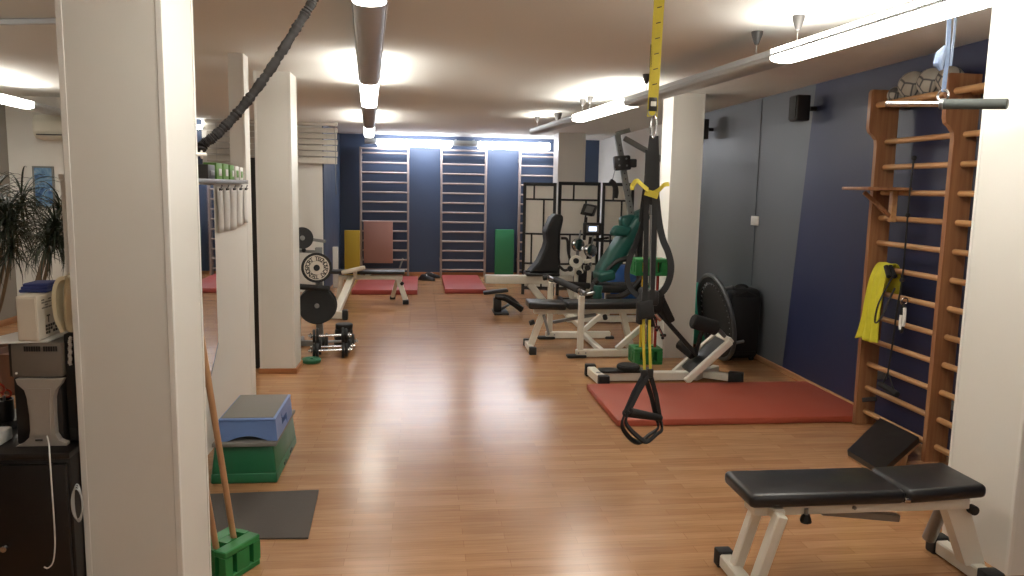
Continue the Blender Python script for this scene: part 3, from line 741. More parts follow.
p = a0+(anc-a0)*.105
lb = MB().obox(p+V((0, -.0035, 0)), (.02, 0, 0), (0, .0015, 0), (0, 0, .032), .001).build('label_patch', 'dark_plastic', ys)
MB().obox(p+V((.002, -.0052, .002)), (.013, 0, 0), (0, .0008, 0), (0, 0, .011)).build('label_print', 'paper', ys)
m = MB(); q = a0+(anc-a0)*.50+V((-.021, .004, 0)); m.obox(q, (.006, 0, 0), (0, .006, 0), (0, 0, .055), .004); m.build('side_label', 'dark_plastic', ys)
m = MB(); m.torus(TY(652, 112), (0, 1, 0), .02, .004, 16, 6); m.build('ring', 'steel', t)
c0, c1 = TY(653, 116), TY(654, 138); mid = (c0+c1)/2; hh = (c0-c1).length/2
MB().tube([mid+V((.014*math.sin(2*PI*k/24), 0, hh*math.cos(2*PI*k/24))) for k in range(24)], .0055, 8, closed=True).build('carabiner', 'chrome', t)
# main webbing: a doubled strap that splits in two
MB().ribbon([TY(654, 136), TY(651, 160), TY(648, 185), TY(645, 205), TY(643, 222)], .044, .006, SD).build('main_strap', 'webbing', t)
MB().ribbon([TY(654, 136, 4.32), TY(655, 165, 4.32), TY(655, 190, 4.32), TY(654, 215, 4.32)], .044, .006, SD).build('main_strap', 'webbing', t)
MB().ribbon([TY(648, 150, 4.28), TY(646.5, 195, 4.28), TY(646, 245, 4.28), TY(645, 300, 4.28)], .024, .005, SD).build('long_strap', 'webbing', t)
MB().ribbon([TY(655, 190, 4.28), TY(654, 240, 4.28), TY(652, 300, 4.28)], .024, .005, SD).build('long_strap', 'webbing', t)
MB().cyl(TY(651, 205, 4.26), TY(650, 290, 4.26), .0035, n=8).build('steel_cable', 'steel', t)
# yellow pull tabs
MB().ribbon(spline([TY(648, 190, 4.25), TY(643, 186, 4.22), TY(637, 181, 4.2), TY(633, 185, 4.2), TY(632, 190, 4.2)], 5), .022, .004, (0, .2, 1)).build('yellow_pull_tab', 'yellow_web', t)
MB().ribbon(spline([TY(653, 193, 4.27), TY(659, 190, 4.24), TY(664, 185, 4.22), TY(669, 184, 4.22)], 5), .02, .004, (0, .4, 1)).build('yellow_pull_tab', 'yellow_web', t)
m = MB(); m.ribbon([TY(645, 192, 4.25), TY(652, 194, 4.25), TY(658, 196, 4.25)], .03, .004, (0, 0, 1)); m.build('yellow_band', 'yellow_web', t)
# loose loops of the long black strap
MB().ribbon(spline([TY(645, 200), TY(643, 222), TY(637, 240), TY(630, 258), TY(627, 274), TY(630, 288), TY(638, 296)], 7), .028, .006, lambda f: (1, .25, 0)).build('loose_loop', 'webbing', t)
MB().ribbon(spline([TY(656, 195, 4.32), TY(659, 222, 4.32), TY(663, 240, 4.32), TY(668, 252, 4.32), TY(671, 266, 4.32), TY(669, 280, 4.32), TY(663, 291, 4.31), TY(654, 296, 4.3)], 7), .034, .007, lambda f: (1, .25, 0)).build('loose_loop', 'webbing', t)
m = MB(); m.obox(TY(650, 298), (.042, 0, 0), (0, .018, 0), (0, 0, .038), .012); m.build('buckle', 'dark_plastic', t)
for k, (x0, x1) in enumerate(((642.5, 644.5), (648.5, 650.5))):
    MB().ribbon([TY(x0+1, 318+2*k), TY(x0+1, 340), TY(x1, 372)], .0135, .004, SD).build('yellow_lower_strap', 'yellow_web', t)
# two handles with foot cradles
def handle(name_dx, dy, top, l, r, bot, flat):
    k = MB().obox(TY(*top), (.016, 0, 0), (0, .01, 0), (0, 0, .022), .005).build('slide_buckle', 'dark_plastic', t)
    L, Rr = TY(*l, 4.3-dy), TY(*r, 4.3+dy)
    MB().ribbon([TY(*top), (TY(*top)+L)/2+V((-.006, 0, 0)), L], .024, .006, (1, .55, 0)).build('handle_strap', 'webbing', t)
    MB().ribbon([TY(*top), (TY(*top)+Rr)/2+V((.006, 0, 0)), Rr], .024, .006, (1, .55, 0)).build('handle_strap', 'webbing', t)
    g = MB().cyl(L, Rr, .0185, n=16, bev=.004).build('foam_grip', 'foam', t)
    B = TY(*bot)
    lo = spline([L, TY(l[0]-3, l[1]+12, 4.3-dy), TY(bot[0]-10, bot[1]-6, 4.3-dy*.6), B, TY(bot[0]+11, bot[1]-7, 4.3+dy*.6), TY(r[0]+2, r[1]+10, 4.3+dy), Rr], 8)
    MB().ribbon(lo, .032, .010, (.45, 1, 0)).build('foot_cradle', 'webbing', t)
handle(0, .12, (644, 374), (625, 413), (656, 417), (638, 442), 0)
handle(0, .12, (650, 373), (629, 411), (660, 418), (646, 441), 0)
m = MB(); m.obox(TY(645, 309), (.04, 0, .01), (0, .024, 0), (-.006, 0, .045), .014); m.build('strap_bundle', 'webbing', t)

# ================================================================== FRONT BENCH WITH RACK, behind the sit-up machine
t = thing('flat_bench', 'long black padded bench on white legs in the middle of the room', 'bench', (1.6, 7.5, 0))
MB().obox((1.235, 7.45, .465), (.185, 0, -.006), (0, .14, 0), (0, 0, .034), .016, 3).build('pad', 'vinyl', t, 50)
MB().obox((1.86, 7.45, .468), (.42, 0, .004), (0, .14, 0), (0, 0, .034), .016, 3).build('pad', 'vinyl', t, 50)
m = MB(); m.bb(1.12, 2.26, 7.41, 7.49, .375, .43, .005); m.build('frame_beam', 'white_metal', t)
MB().beam((1.22, 7.45, .40), (1.09, 7.45, .04), .06, .06, (0, 1, 0), .005).build('leg', 'white_metal', t)
f = MB().beam((1.085, 7.25, .035), (1.085, 7.65, .035), .055, .055, None, .005).build('foot_bar', 'white_metal', t)
for y in (7.24, 7.66): MB().bb(1.05, 1.12, y-.03, y+.03, 0, .075, .008).build('rubber_foot', 'rubber', f)
MB().beam((1.21, 7.40, .37), (1.265, 7.38, .17), .025, .025, (0, 1, 0), .003).build('adjuster_bar', 'steel', t)
m = MB(); m.cyl((1.07, 7.40, .28), (1.12, 7.40, .30), .026, n=12, bev=.006); m.build('adjusting_knob', 'rubber', t)
MB().beam((2.02, 7.45, .40), (2.12, 7.45, .04), .06, .06, (0, 1, 0), .005).build('leg', 'white_metal', t)
f = MB().beam((2.12, 7.28, .035), (2.12, 7.62, .035), .055, .055, None, .005).build('foot_bar', 'white_metal', t)
for y in (7.27, 7.63): MB().bb(2.085, 2.155, y-.03, y+.03, 0, .075, .008).build('rubber_foot', 'rubber', f)
MB().beam((1.30, 7.36, .30), (1.74, 7.40, .37), .035, .03, None, .004).build('support_strut', 'steel', t)
m = MB(); m.cyl((1.83, 7.36, .33), (1.83, 7.40, .36), .024, n=12, bev=.006); m.build('adjusting_knob', 'rubber', t)

t = thing('bench_press_rack', 'white two sided rack with uprights and diagonal braces around the long black bench', 'rack', (1.75, 7.6, 0))
def side(x0, y, zt, xb):
    b = MB().beam((x0-.04, y, .045), (xb, y, .045), .06, .07, None, .006).build('base_beam', 'white_metal', t)
    MB().bb(x0-.13, x0+.06, y-.045, y+.045, 0, .03, .012).build('rubber_foot', 'rubber', b)
    MB().bb(xb-.06, xb+.04, y-.045, y+.045, 0, .03, .012).build('rubber_foot', 'rubber', b)
    for k in (0, .07): MB().cyl((x0-.02+k, y-.034, .05), (x0-.02+k, y-.029, .05), .008, n=8).build('bolt', 'steel', b)
    u = MB().beam((x0, y, .08), (x0, y, zt), .055, .055, (0, 1, 0), .005).build('upright', 'white_metal', t)
    MB().tube(arc((x0+.01, y, zt+.04), .04, PI*.75, PI*1.9, 10, (1, 0, 0), (0, 0, 1)), .010, 8).build('bar_hook', 'chrome', u)
    MB().beam((x0+.36, y, .08), (x0+.72, y, .40), .05, .05, (0, 1, 0), .005).build('brace', 'white_metal', t)
side(1.525, 7.10, .60, 2.22); side(1.38, 8.02, .62, 2.05)
MB().beam((1.75, 7.13, .05), (1.75, 7.99, .05), .05, .05, None, .005).build('cross_beam', 'white_metal', t)
t = thing('barbell', 'short dark bar with a teal grip lying across the white rack uprights', 'barbell', (1.45, 7.56, .64))
MB().cyl((1.54, 6.98, .640), (1.38, 8.14, .660), .018, n=12).build('bar', 'steel', t)
MB().cyl((1.514, 7.17, .643), (1.42, 7.92, .656), .034, n=16, bev=.006).build('foam_sleeve', 'foam', t)
MB().lathe([(0, 0), (.04, 0), (.045, .02), (.036, .06), (.046, .10), (.04, .12), (0, .12)], (1.655, 7.0, .59), (.02, 0, 1), 20).build('teal_grip', 'teal_vinyl', t)
MB().cyl((1.545, 6.99, .63), (1.66, 7.0, .65), .016, n=10).build('arm', 'steel', t)
m = MB(); m.cyl((1.375, 8.12, .66), (1.31, 8.12, .65), .03, n=12, bev=.008); m.build('end_knob', 'rubber', t)

# ================================================================== TEAL MULTI-GYM
t = thing('multi_gym', 'multi gym with teal upholstery, tall grey post and pulley beside the middle column', 'multi gym', (2.35, 9.0, 0))
m = MB(); m.beam((1.75, 9.0, .05), (2.95, 9.0, .05), .08, .07, None, .006); m.build('base_beam', 'white_metal', t)
m = MB(); m.beam((1.85, 8.6, .04), (1.85, 9.5, .04), .08, .06, None, .006); m.build('base_foot', 'white_metal', t)
m = MB(); m.beam((2.85, 8.6, .04), (2.85, 9.5, .04), .08, .06, None, .006); m.build('base_foot', 'white_metal', t)
pt0, pt1 = PY(617, 134, 9.0), V((2.78, 9.0, .08))
MB().beam(pt1, pt0, .07, .05, (0, 1, 0), .004).build('post', 'grey_metal', t)
d = (pt1-pt0)
for k in range(22):
    p = pt0+d*(.06+.03*k); MB().cyl(p+V((0, -.0365, 0)), p+V((0, -.0345, 0)), .009, n=8).build('post_hole', 'dark_plastic', t)
a, b = PY(624, 138, 9.0), PY(668, 163, 9.0)
MB().beam(a, b, .06, .05, (0, 1, 0), .004).build('upper_arm', 'grey_metal', t)
m = MB(); m.beam(PY(616, 134, 9.0), PY(630, 130, 9.0), .05, .03, (0, 1, 0), .004); m.build('post_head', 'grey_metal', t)
m = MB(); m.beam(b, V((b.x+.05, 9.0, .08)), .06, .05, (0, 1, 0), .004); m.build('rear_post', 'grey_metal', t)
c = PY(622, 163, 8.92)
pc = MB().obox(c, (.10, 0, .01), (0, .04, 0), (-.01, 0, .085), .02, 2).build('pulley_carriage', 'dark_plastic', t)
m = MB(); m.obox(c+V((.13, 0, .0)), (.04, 0, 0), (0, .045, 0), (0, 0, .05), .015); m.build('carriage_clamp', 'rubber', pc)
for dx, dz in ((-.05, .04), (.04, .05), (-.04, -.03), (.05, -.03)): MB().cyl(c+V((dx, -.044, dz)), c+V((dx, -.038, dz)), .012, n=10).build('bolt', 'steel', pc)
MB().cyl(c+V((-.085, -.03, -.06)), PY(612, 182, 8.9), .006, n=6).build('cable', 'steel', t)
MB().tube(spline([PY(610, 181, 8.9), PY(614, 184, 8.9), PY(616, 191, 8.9), PY(615, 198, 8.9)], 5), .032, 10).build('pull_handle', 'foam', t)
# teal pads
p0, p1 = PY(601, 276, 8.95), PY(640, 217, 8.95); dd = (p1-p0); un = V((-dd.z, 0, dd.x)).normalized()
m = MB(); m.obox((p0+p1)/2, dd*.5, (0, .17, 0), un*.10, .07, 4); m.build('back_pad', 'teal_vinyl', t, 60)
q = PY(641, 216, 8.95); m = MB(); m.obox(q, (.07, 0, .03), (0, .13, 0), (-.02, 0, .07), .04, 4); m.build('head_pad', 'teal_vinyl', t, 60)
for y in (8.78, 9.14):
    m = MB(); r0, r1 = PY(611, 230, y), PY(630, 232, y); m.obox((r0+r1)/2, (r1-r0)*.5, (0, .05, 0), (.03, 0, .06), .045, 4); m.build('arm_pad', 'teal_vinyl', t, 60)
m = MB(); m.obox(PY(627, 222, 8.9), (.09, 0, .02), (0, .08, 0), (-.01, 0, .08), .045, 4); m.build('shoulder_pad', 'teal_vinyl', t, 60)
m = MB(); m.obox(PY(604, 275, 8.85), (.10, 0, .02), (0, .18, 0), (-.01, 0, .06), .04, 4); m.build('seat_pad', 'teal_vinyl', t, 60)
MB().tube(spline([PY(594, 283, 8.8), PY(603, 275, 8.8), PY(614, 263, 8.8), PY(624, 259, 8.8), PY(638, 260, 8.8)], 6), .035, 10).build('curved_bar', 'dark_plastic', t)
MB().tube(spline([PY(606, 297, 8.7), PY(620, 296, 8.7), PY(632, 289, 8.7), PY(645, 272, 8.7), PY(650, 262, 8.7)], 6), .035, 10).build('curved_bar', 'dark_plastic', t)
m = MB(); m.bb(2.05, 2.75, 8.75, 9.05, .40, .50, .02); m.build('seat_support', 'vinyl', t)
m = MB(); m.beam((2.25, 9.0, .08), (2.25, 9.0, .42), .06, .06, (0, 1, 0), .005); m.build('seat_post', 'white_metal', t)
MB().beam((2.70, 8.9, .45), (2.86, 8.9, .2), .05, .05, (0, 1, 0), .004).build('seat_post', 'grey_metal', t)
MB().beam((2.62, 8.95, .52), (2.62, 8.95, 1.16), .05, .05, (0, 1, 0), .004).build('pad_post', 'dark_plastic', t)

# chrome lever set in front of the teal machine
t = thing('lever_machine', 'white lever arms with chrome balls standing left of the teal multi gym', 'exercise machine', (1.95, 9.55, 0))
m = MB(); m.beam((1.75, 9.6, .04), (2.25, 9.6, .04), .08, .06, None, .006); m.build('base_beam', 'white_metal', t)
m = MB(); m.beam((1.98, 9.35, .04), (1.98, 9.8, .04), .08, .06, None, .006); m.build('base_beam', 'white_metal', t)
hub = PY(581, 265, 9.6)
for (bx, by, tx, ty) in ((575, 297, 577, 262), (588, 292, 590, 262)):
    MB().beam(PY(bx, by, 9.6), PY(tx, ty, 9.6), .05, .05, (0, 1, 0), .005).build('lever_post', 'white_metal', t)
m = MB(); m.beam((1.98, 9.6, .06), PY(580, 290, 9.6), .07, .07, (0, 1, 0), .005); m.build('column', 'white_metal', t)
for (x, y, y0) in ((578, 245, 9.55), (590.5, 250.5, 9.5)):
    p = PY(x, y, y0)
    b = MB().lathe([(0, -.05), (.07, -.045), (.085, -.02), (.085, .02), (.07, .045), (0, .05)], p, (.3, -1, .15), 24).build('chrome_weight', 'chrome', t)
    MB().cyl(p, p+V((.03, 0, .19)), .012, n=10, bev=.003).build('peg', 'steel', b)
    MB().cyl(p-V((0, 0, .2)), p, .02, n=10).build('weight_stem', 'steel', b)
m = MB(); m.cyl(PY(576, 262, 9.52), PY(576, 262, 9.46), .085, n=24, bev=.012); m.build('white_hub', 'white_metal', t)
m = MB(); a, b = PY(574, 262, 9.5), PY(581, 274, 9.5); m.beam(a, b, .08, .06, (0, 1, 0), .012); m.build('crank_arm', 'white_metal', t)
for x, y in ((576.5, 261), (570.5, 269), (579.5, 273), (588, 268)):
    m = MB(); p = PY(x, y, 9.40); m.cyl(p, p+V((0, .05, 0)), .035, n=14, bev=.008); m.build('knob', 'rubber', t)
MB().beam(PY(584, 262, 9.5), PY(593, 260, 9.5), .05, .05, (0, 1, 0), .01).build('crank_arm', 'white_metal', t)
MB().cyl(PY(565, 284, 9.5), PY(590, 286, 9.5), .04, n=14, bev=.01).build('foam_roller', 'foam', t)

# ================================================================== EXERCISE BIKE with displays, ball, white beam machine, stepper
t = thing('exercise_bike', 'black exercise bike with a lit display in front of the folding screen', 'exercise bike', (2.25, 10.6, 0))
m = MB(); m.obox(PY(589, 210, 10.5), (.085, 0, -.015), (.03, .05, 0), (.025, 0, .075), .012, 2); m.build('tilted_console', 'dark_plastic', t)
m = MB(); m.obox(PY(589.5, 209.5, 10.44), (.055, 0, -.01), (0, .002, 0), (.018, 0, .045), .002, 1); m.build('dark_screen', 'grey_metal', t)
MB().beam(PY(586, 217, 10.5), PY(584, 240, 10.5), .04, .035, (0, 1, 0), .004).build('console_stem', 'dark_plastic', t)
c = PY(592, 229, 10.45)
cn = MB().obox(c, (.125, 0, 0), (0, .035, 0), (0, 0, .088), .015, 2).build('display_console', 'dark_plastic', t)
MB().obox(c+V((0, -.037, .005)), (.085, 0, 0), (0, .002, 0), (0, 0, .052), .001, 1).build('bezel', 'grey_metal', cn)
MB().obox(c+V((.002, -.0405, .004)), (.055, 0, 0), (0, .0015, 0), (0, 0, .032), .001, 1).build('lit_screen', 'screen_glow', cn)
MB().beam(PY(591, 237, 10.5), V((2.33, 10.6, .35)), .05, .05, (0, 1, 0), .005).build('upright', 'dark_plastic', t)
for s in (-1, 1): MB().tube(spline([PY(591, 240, 10.5)+V((0, s*.05, 0)), PY(603, 240, 10.5)+V((0, s*.2, 0)), PY(613, 239, 10.4)+V((0, s*.25, 0))], 5), .016, 8).build('handlebar', 'foam', t)
m = MB(); m.cyl((2.33, 10.52, .28), (2.33, 10.68, .28), .2, n=28, bev=.02); m.build('flywheel_cover', 'dark_plastic', t)
MB().beam((2.0, 10.6, .05), (2.9, 10.6, .05), .07, .06, None, .006).build('base_beam', 'dark_plastic', t)
for x in (2.0, 2.9): MB().beam((x, 10.35, .035), (x, 10.85, .035), .06, .06, None, .006).build('foot_bar', 'dark_plastic', t)
MB().beam((2.75, 10.6, .07), (2.85, 10.6, .72), .05, .05, (0, 1, 0), .005).build('seat_post', 'dark_plastic', t)
MB().obox((2.85, 10.6, .76), (.13, 0, 0), (0, .1, 0), (0, 0, .035), .03, 3).build('seat', 'vinyl', t, 60)
MB().cyl((2.33, 10.45, .28), (2.33, 10.75, .28), .02, n=10).build('crank_axle', 'steel', t)
for s in (-1, 1): MB().bb(2.26+s*.1, 2.36+s*.1, 10.6+s*.2-.05, 10.6+s*.2+.05, .18, .2, .006).build('pedal', 'rubber', t)

t = thing('gym_ball', 'blue gym ball on the floor behind the teal multi gym', 'ball', (2.86, 9.95, 0))
m = MB(); m.sphere((2.66, 9.85, .318), .315, 36, 22); m.build('ball', 'blue_ball', t, 80)
m = MB(); m.cyl((2.52, 9.58, .40), (2.517, 9.574, .402), .012, n=10); m.build('valve', 'trimw', t)

t = thing('seated_machine', 'white beam exercise machine with a black reclined seat back by the screen', 'exercise machine', (1.4, 9.95, 0))
MB().bb(.84, 2.0, 9.88, 10.0, .365, .475, .012, 2).build('main_beam', 'white_metal', t)
m = MB(); m.bb(.832, .842, 9.895, 9.985, .38, .46, .003); m.build('beam_cap', 'grey_metal', t)
MB().beam((1.42, 9.94, .37), (1.68, 9.94, .05), .09, .09, (0, 1, 0), .008).build('leg', 'white_metal', t)
MB().beam((1.6, 9.94, .045), (2.12, 9.94, .045), .09, .08, None, .008).build('base_beam', 'white_metal', t)
for x in (1.62, 2.1): MB().beam((x, 9.70, .035), (x, 10.2, .035), .07, .06, None, .006).build('foot_bar', 'white_metal', t)
MB().beam((1.95, 9.94, .38), (2.05, 9.94, .06), .08, .08, (0, 1, 0), .008).build('leg', 'white_metal', t)
MB().bb(1.36, 1.80, 9.76, 10.12, .478, .52, .015, 2).build('seat_rail', 'vinyl', t)
m = MB(); m.prism([(1.40, 9.78, .52), (1.52, 9.78, .66), (1.60, 9.78, .84), (1.62, 9.78, .92), (1.60, 9.78, 1.06), (1.68, 9.78, 1.24), (1.74, 9.78, 1.29), (1.83, 9.78, 1.27), (1.83, 9.78, 1.2), (1.79, 9.78, 1.0), (1.785, 9.78, .8), (1.81, 9.78, .66), (1.80, 9.78, .52)], (0, .34, 0))
o = m.build('seat_back', 'bag', t, 40)
bv = o.modifiers.new('round', 'BEVEL'); bv.width = .03; bv.segments = 3; bv.limit_method = 'ANGLE'
MB().tube(spline([(1.80, 9.75, .98), (1.88, 9.75, .96), (1.90, 9.75, .80), (1.94, 9.75, .62), (1.86, 9.75, .56), (1.78, 9.75, .62)], 5), .018, 8).build('side_handle', 'dark_plastic', t)
m = MB(); m.cyl((1.96, 9.75, .66), (2.0, 9.75, .68), .03, n=10, bev=.006); m.build('handle_knob', 'rubber', t)
m = MB(); m.bb(1.36, 1.50, 9.86, 9.90, .52, .545, .004); m.build('seat_lever', 'rubber', t)

t = thing('mini_stepper', 'small black stepper on the floor in front of the white beam machine', 'stepper', (1.05, 9.75, 0))
m = MB(); m.bb(.93, 1.12, 9.55, 9.95, 0, .03, .01); m.build('base', 'rubber', t)
MB().bb(.93, 1.03, 9.66, 9.76, .03, .21, .01).build('post', 'dark_plastic', t)
MB().obox((.97, 9.86, .265), (.16, 0, .02), (0, .075, 0), (-.004, 0, .02), .012).build('pedal', 'dark_plastic', t)
m = MB(); m.tube(spline([(.94, 9.62, .235), (1.08, 9.62, .215), (1.20, 9.62, .14), (1.29, 9.62, .05)], 6), [.03+.02*math.sin(PI*k/18) for k in range(19)], 10); m.build('lever_arm', 'dark_plastic', t)
MB().obox((1.17, 9.62, .165), (.13, 0, -.075), (0, .09, 0), (.008, 0, .014), .01).build('pedal', 'rubber', t)
MB().cyl((1.03, 9.72, .05), (1.16, 9.66, .15), .018, n=10).build('damper', 'steel', t)

# ================================================================== FOLDING SCREEN
t = thing('folding_screen', 'white folding screen with black lattice frames standing before the far wall', 'folding screen', (2.35, 11.4, 0))
def leaf(x0, y0, x1, y1, ztop, rows, splits):
    a, b = V((x0, y0, 0)), V((x1, y1, 0)); d = (b-a).normalized(); n = V((-d.y, d.x, 0)); L = (b-a).length
    def strip(u0, u1, z0, z1, th): return lambda m: m.obox(a+d*(u0+u1)/2+V((0, 0, (z0+z1)/2)), d*(u1-u0)/2, n*th/2, V((0, 0, (z1-z0)/2)), .003, 1)
    m = MB(); strip(.03, L-.03, .1, ztop-.03, .006)(m); pn = m.build('paper_panel', 'screen_paper', t)
    m = MB()
    strip(0, .045, 0, ztop, .03)(m); strip(L-.045, L, 0, ztop, .03)(m); strip(.045, L-.045, ztop-.05, ztop, .03)(m); strip(.045, L-.045, .08, .13, .03)(m)
    zs = [ztop-.03]+rows+[.12]
    for z in rows: strip(.045, L-.045, z-.014, z+.014, .022)(m)
    for (z1, z0), f in zip(zip(zs, zs[1:]), splits):
        for ff in f: strip(ff*L-.013, ff*L+.013, z0, z1, .022)(m)
    m.build('lattice_frame', 'screen_frame', t)
rows = [1.45, .93, .48]
leaf(1.53, 11.52, 2.015, 11.40, 1.70, rows, [[.33], [.63], [.28], [.6]])
leaf(2.045, 11.40, 2.70, 11.46, 1.72, rows, [[.36], [.66], [.3], [.62]])
leaf(2.73, 11.46, 3.2, 11.36, 1.72, rows, [[.35], [.62], [.3], [.6]])

# ================================================================== FAR WALL ITEMS
tag(MB().bb(-1.34, -1.075, 13.72, 13.79, .001, .82, .008).build('foam_mat', 'yellow_mat'), 'upright yellow mat leaning by the leftmost far wall bars', 'mat', 'foam mats by the far wall')
tag(MB().bb(-1.01, -.50, 13.775, 13.831, .24, .985, .008).build('foam_mat', 'salmon'), 'salmon pink mat hanging on the leftmost far wall bars', 'mat', 'foam mats by the far wall')
tag(MB().bb(1.34, 1.68, 13.80, 13.93, .001, .86, .008).build('foam_mat', 'green_mat'), 'upright green mat against the far wall left of the screen', 'mat', 'foam mats by the far wall')
tag(MB().bb(PY(332.5, 250, 12.2).x, PY(338, 250, 12.2).x, 12.2, 12.26, .001, PY(335, 247, 12.2).z, .006).build('white_board', 'white_wall'), 'narrow white board standing left of the yellow mat', 'board')
tag(MB().bb(-1.02, -.05, 11.42, 13.2, .001, .075, .012).build('exercise_mat', 'red_far'), 'red mat on the floor behind the left white bench', 'mat', 'red mats by the far wall')
tag(MB().bb(.365, 1.0, 11.56, 13.45, .001, .075, .012).build('exercise_mat', 'red_far'), 'red mat on the floor below the middle far wall bars', 'mat', 'red mats by the far wall')
for k, (x, y, a, lb) in enumerate(((.10, 13.2, -.5, 'left black shoe lying on the floor by the far wall bars'), (.19, 13.55, .3, 'right black shoe lying on the floor by the far wall bars'))):
    t = thing('shoe', lb, 'shoe', (x, y, 0), 'pair of black shoes by the far wall')
    d = V((math.cos(a), math.sin(a), 0)); s = V((-d.y, d.x, 0)); o = V((x, y, 0))
    def ring_pts(u, wd, z): return o+d*u
    prof = [(-.14, .035, .04), (-.10, .042, .10), (-.04, .042, .105), (.03, .045, .075), (.10, .046, .05), (.145, .03, .03)]
    vs, fs = [], []
    for u, wd, z in prof:
        for q in range(9): aa = PI*q/8; vs.append(o+d*u+s*math.cos(aa)*wd+V((0, 0, .018+z*math.sin(aa)*.9)))
    for i in range(len(prof)-1):
        for q in range(8): A_ = i*9+q; fs.append((A_, A_+9, A_+10, A_+1))
    fs += [tuple(range(9)), tuple(reversed(range(45, 54)))]
    MB().add(vs, fs).build('upper', 'bag', t, 50, True)
    m = MB(); m.obox(o+d*.003+V((0, 0, .011)), d*.148, s*.045, V((0, 0, .011)), .01); m.build('sole', 'rubber', t)
    m = MB(); m.tube([o+d*(-.02)+s*.03+V((0, 0, .095)), o+d*.0+V((0, 0, .108)), o+d*.02-s*.03+V((0, 0, .085))], .005, 6); m.build('lace', 'paper_grey', t)
# ================================================================== LEFT: partition with shelf, mirror, sheets
PXW = -1.25
t = thing('wall_shelf', 'grey edged shelf on top of the white half height partition', 'shelf', (-1.27, 4.4, 1.6))
MB().bb(-1.31, -1.215, 2.98, 5.62, 1.601, 1.622, .003).build('board', 'white_wall', t)
m = MB(); m.bb(-1.2155, -1.209, 2.98, 5.62, 1.598, 1.625, .002); m.build('front_edge', 'grey_metal', t)
specs = [(208.5, 215.5, .105, 'cup', 'dark grey box at the near end of the row on the shelf'), (217, 222.5, .125, 'box_green', 'green box second from the near end of the shelf row'),
         (224, 229, .125, 'box_green', 'green box third from the near end of the shelf row'), (230.5, 234.5, .12, 'box_green', 'bright green box in the shelf row next to the white one'),
         (236, 239.2, .115, 'trimw', 'white box with green front on the shelf beside the bright green box'), (240.5, 243.3, .11, 'trimw', 'white box with green front at the far end of the shelf')]
for x0, x1, h, mt, lb in specs:
    ya, yb = PX(x0, 172, -1.22).y, PX(x1, 172, -1.22).y
    t = thing('small_box', lb, 'box', (-1.22, (ya+yb)/2, 1.623), 'small boxes on the shelf')
    MB().bb(-1.30, -1.222, ya, yb, 1.623, 1.623+h*.8, .004).build('carton', mt, t)
    if mt == 'trimw': MB().bb(-1.2225, -1.219, ya+.02, yb-.02, 1.64, 1.6+h*.75, .001).build('green_face', 'box_green', t)
    else: MB().bb(-1.2225, -1.219, ya+.05, yb-.02, 1.645, 1.6+h*.7, .001).build('face_label', 'trimw' if mt != 'cup' else 'grey_metal', t)
# mirror with a cut lower corner
t = thing('wall_mirror', 'tall mirror with a cut lower corner on the white half height partition', 'mirror', (-1.245, 3.9, .45))
MB().prism([(-1.249, 3.02, .42), (-1.249, 4.60, .42), (-1.249, 4.83, .62), (-1.249, 4.83, 1.59), (-1.249, 3.02, 1.59)], (.006, 0, 0)).build('glass', 'mirror', t, 0)
m = MB(); m.beam((-1.245, 4.60, .42), (-1.245, 4.83, .62), .008, .008, None, .001); m.build('clip_edge', 'steel', t)
# clipped sheets
for k, (x0, x1, yb, mt, lb) in enumerate(((216.7, 222.6, 232, 'paper_grey', 'printed sheet clipped below the shelf, nearest of the five'), (223.0, 229.6, 231, 'paper_grey', 'grey printed sheet clipped below the shelf, second nearest of five'),
        (230.0, 236.6, 230, 'paper_grey', 'grey printed sheet hanging in the middle of the five clipped sheets'), (236.9, 242.6, 226, 'paper', 'plain white sheet hanging fourth in the row below the shelf'), (243.0, 247.3, 223, 'paper_grey', 'sheet clipped below the shelf closest to the far end post'))):
    ya, yc = PX(x0, 200, -1.24).y, PX(x1, 200, -1.24).y; zb = PX((x0+x1)/2, yb, -1.24).z; zt = 1.572
    t = thing('hanging_sheet', lb, 'paper', (-1.235, (ya+yc)/2, zb), 'printed sheets below the shelf')
    n = 8; vs = []; fs = []
    for i in range(n+1):
        f = i/n
        for (yy, sg) in ((ya+.006, 0), ((ya+yc)/2, 1), (yc-.006, 0)):
            vs.append(V((-1.238+.006*math.sin(f*2.6+k)*f+.006*sg, yy+.012*(1-f)*0, zt-(zt-zb)*f)))
    for i in range(n):
        for j in range(2): a = i*3+j; fs.append((a, a+3, a+4, a+1))
    o = MB().add(vs, fs).build('sheet', mt, t, 60); md = o.modifiers.new('thick', 'SOLIDIFY'); md.thickness = .0012
    ym = (ya+yc)/2
    MB().prism([(-1.243, ym-.028, 1.572), (-1.222, ym-.028, 1.566), (-1.243, ym-.028, 1.545)], (0, .056, 0)).build('binder_clip', 'rubber', t)
    MB().tube([(-1.23, ym-.012, 1.57), (-1.222, ym-.01, 1.59), (-1.222, ym+.01, 1.59), (-1.23, ym+.012, 1.57)], .002, 5).build('clip_wire', 'steel', t)
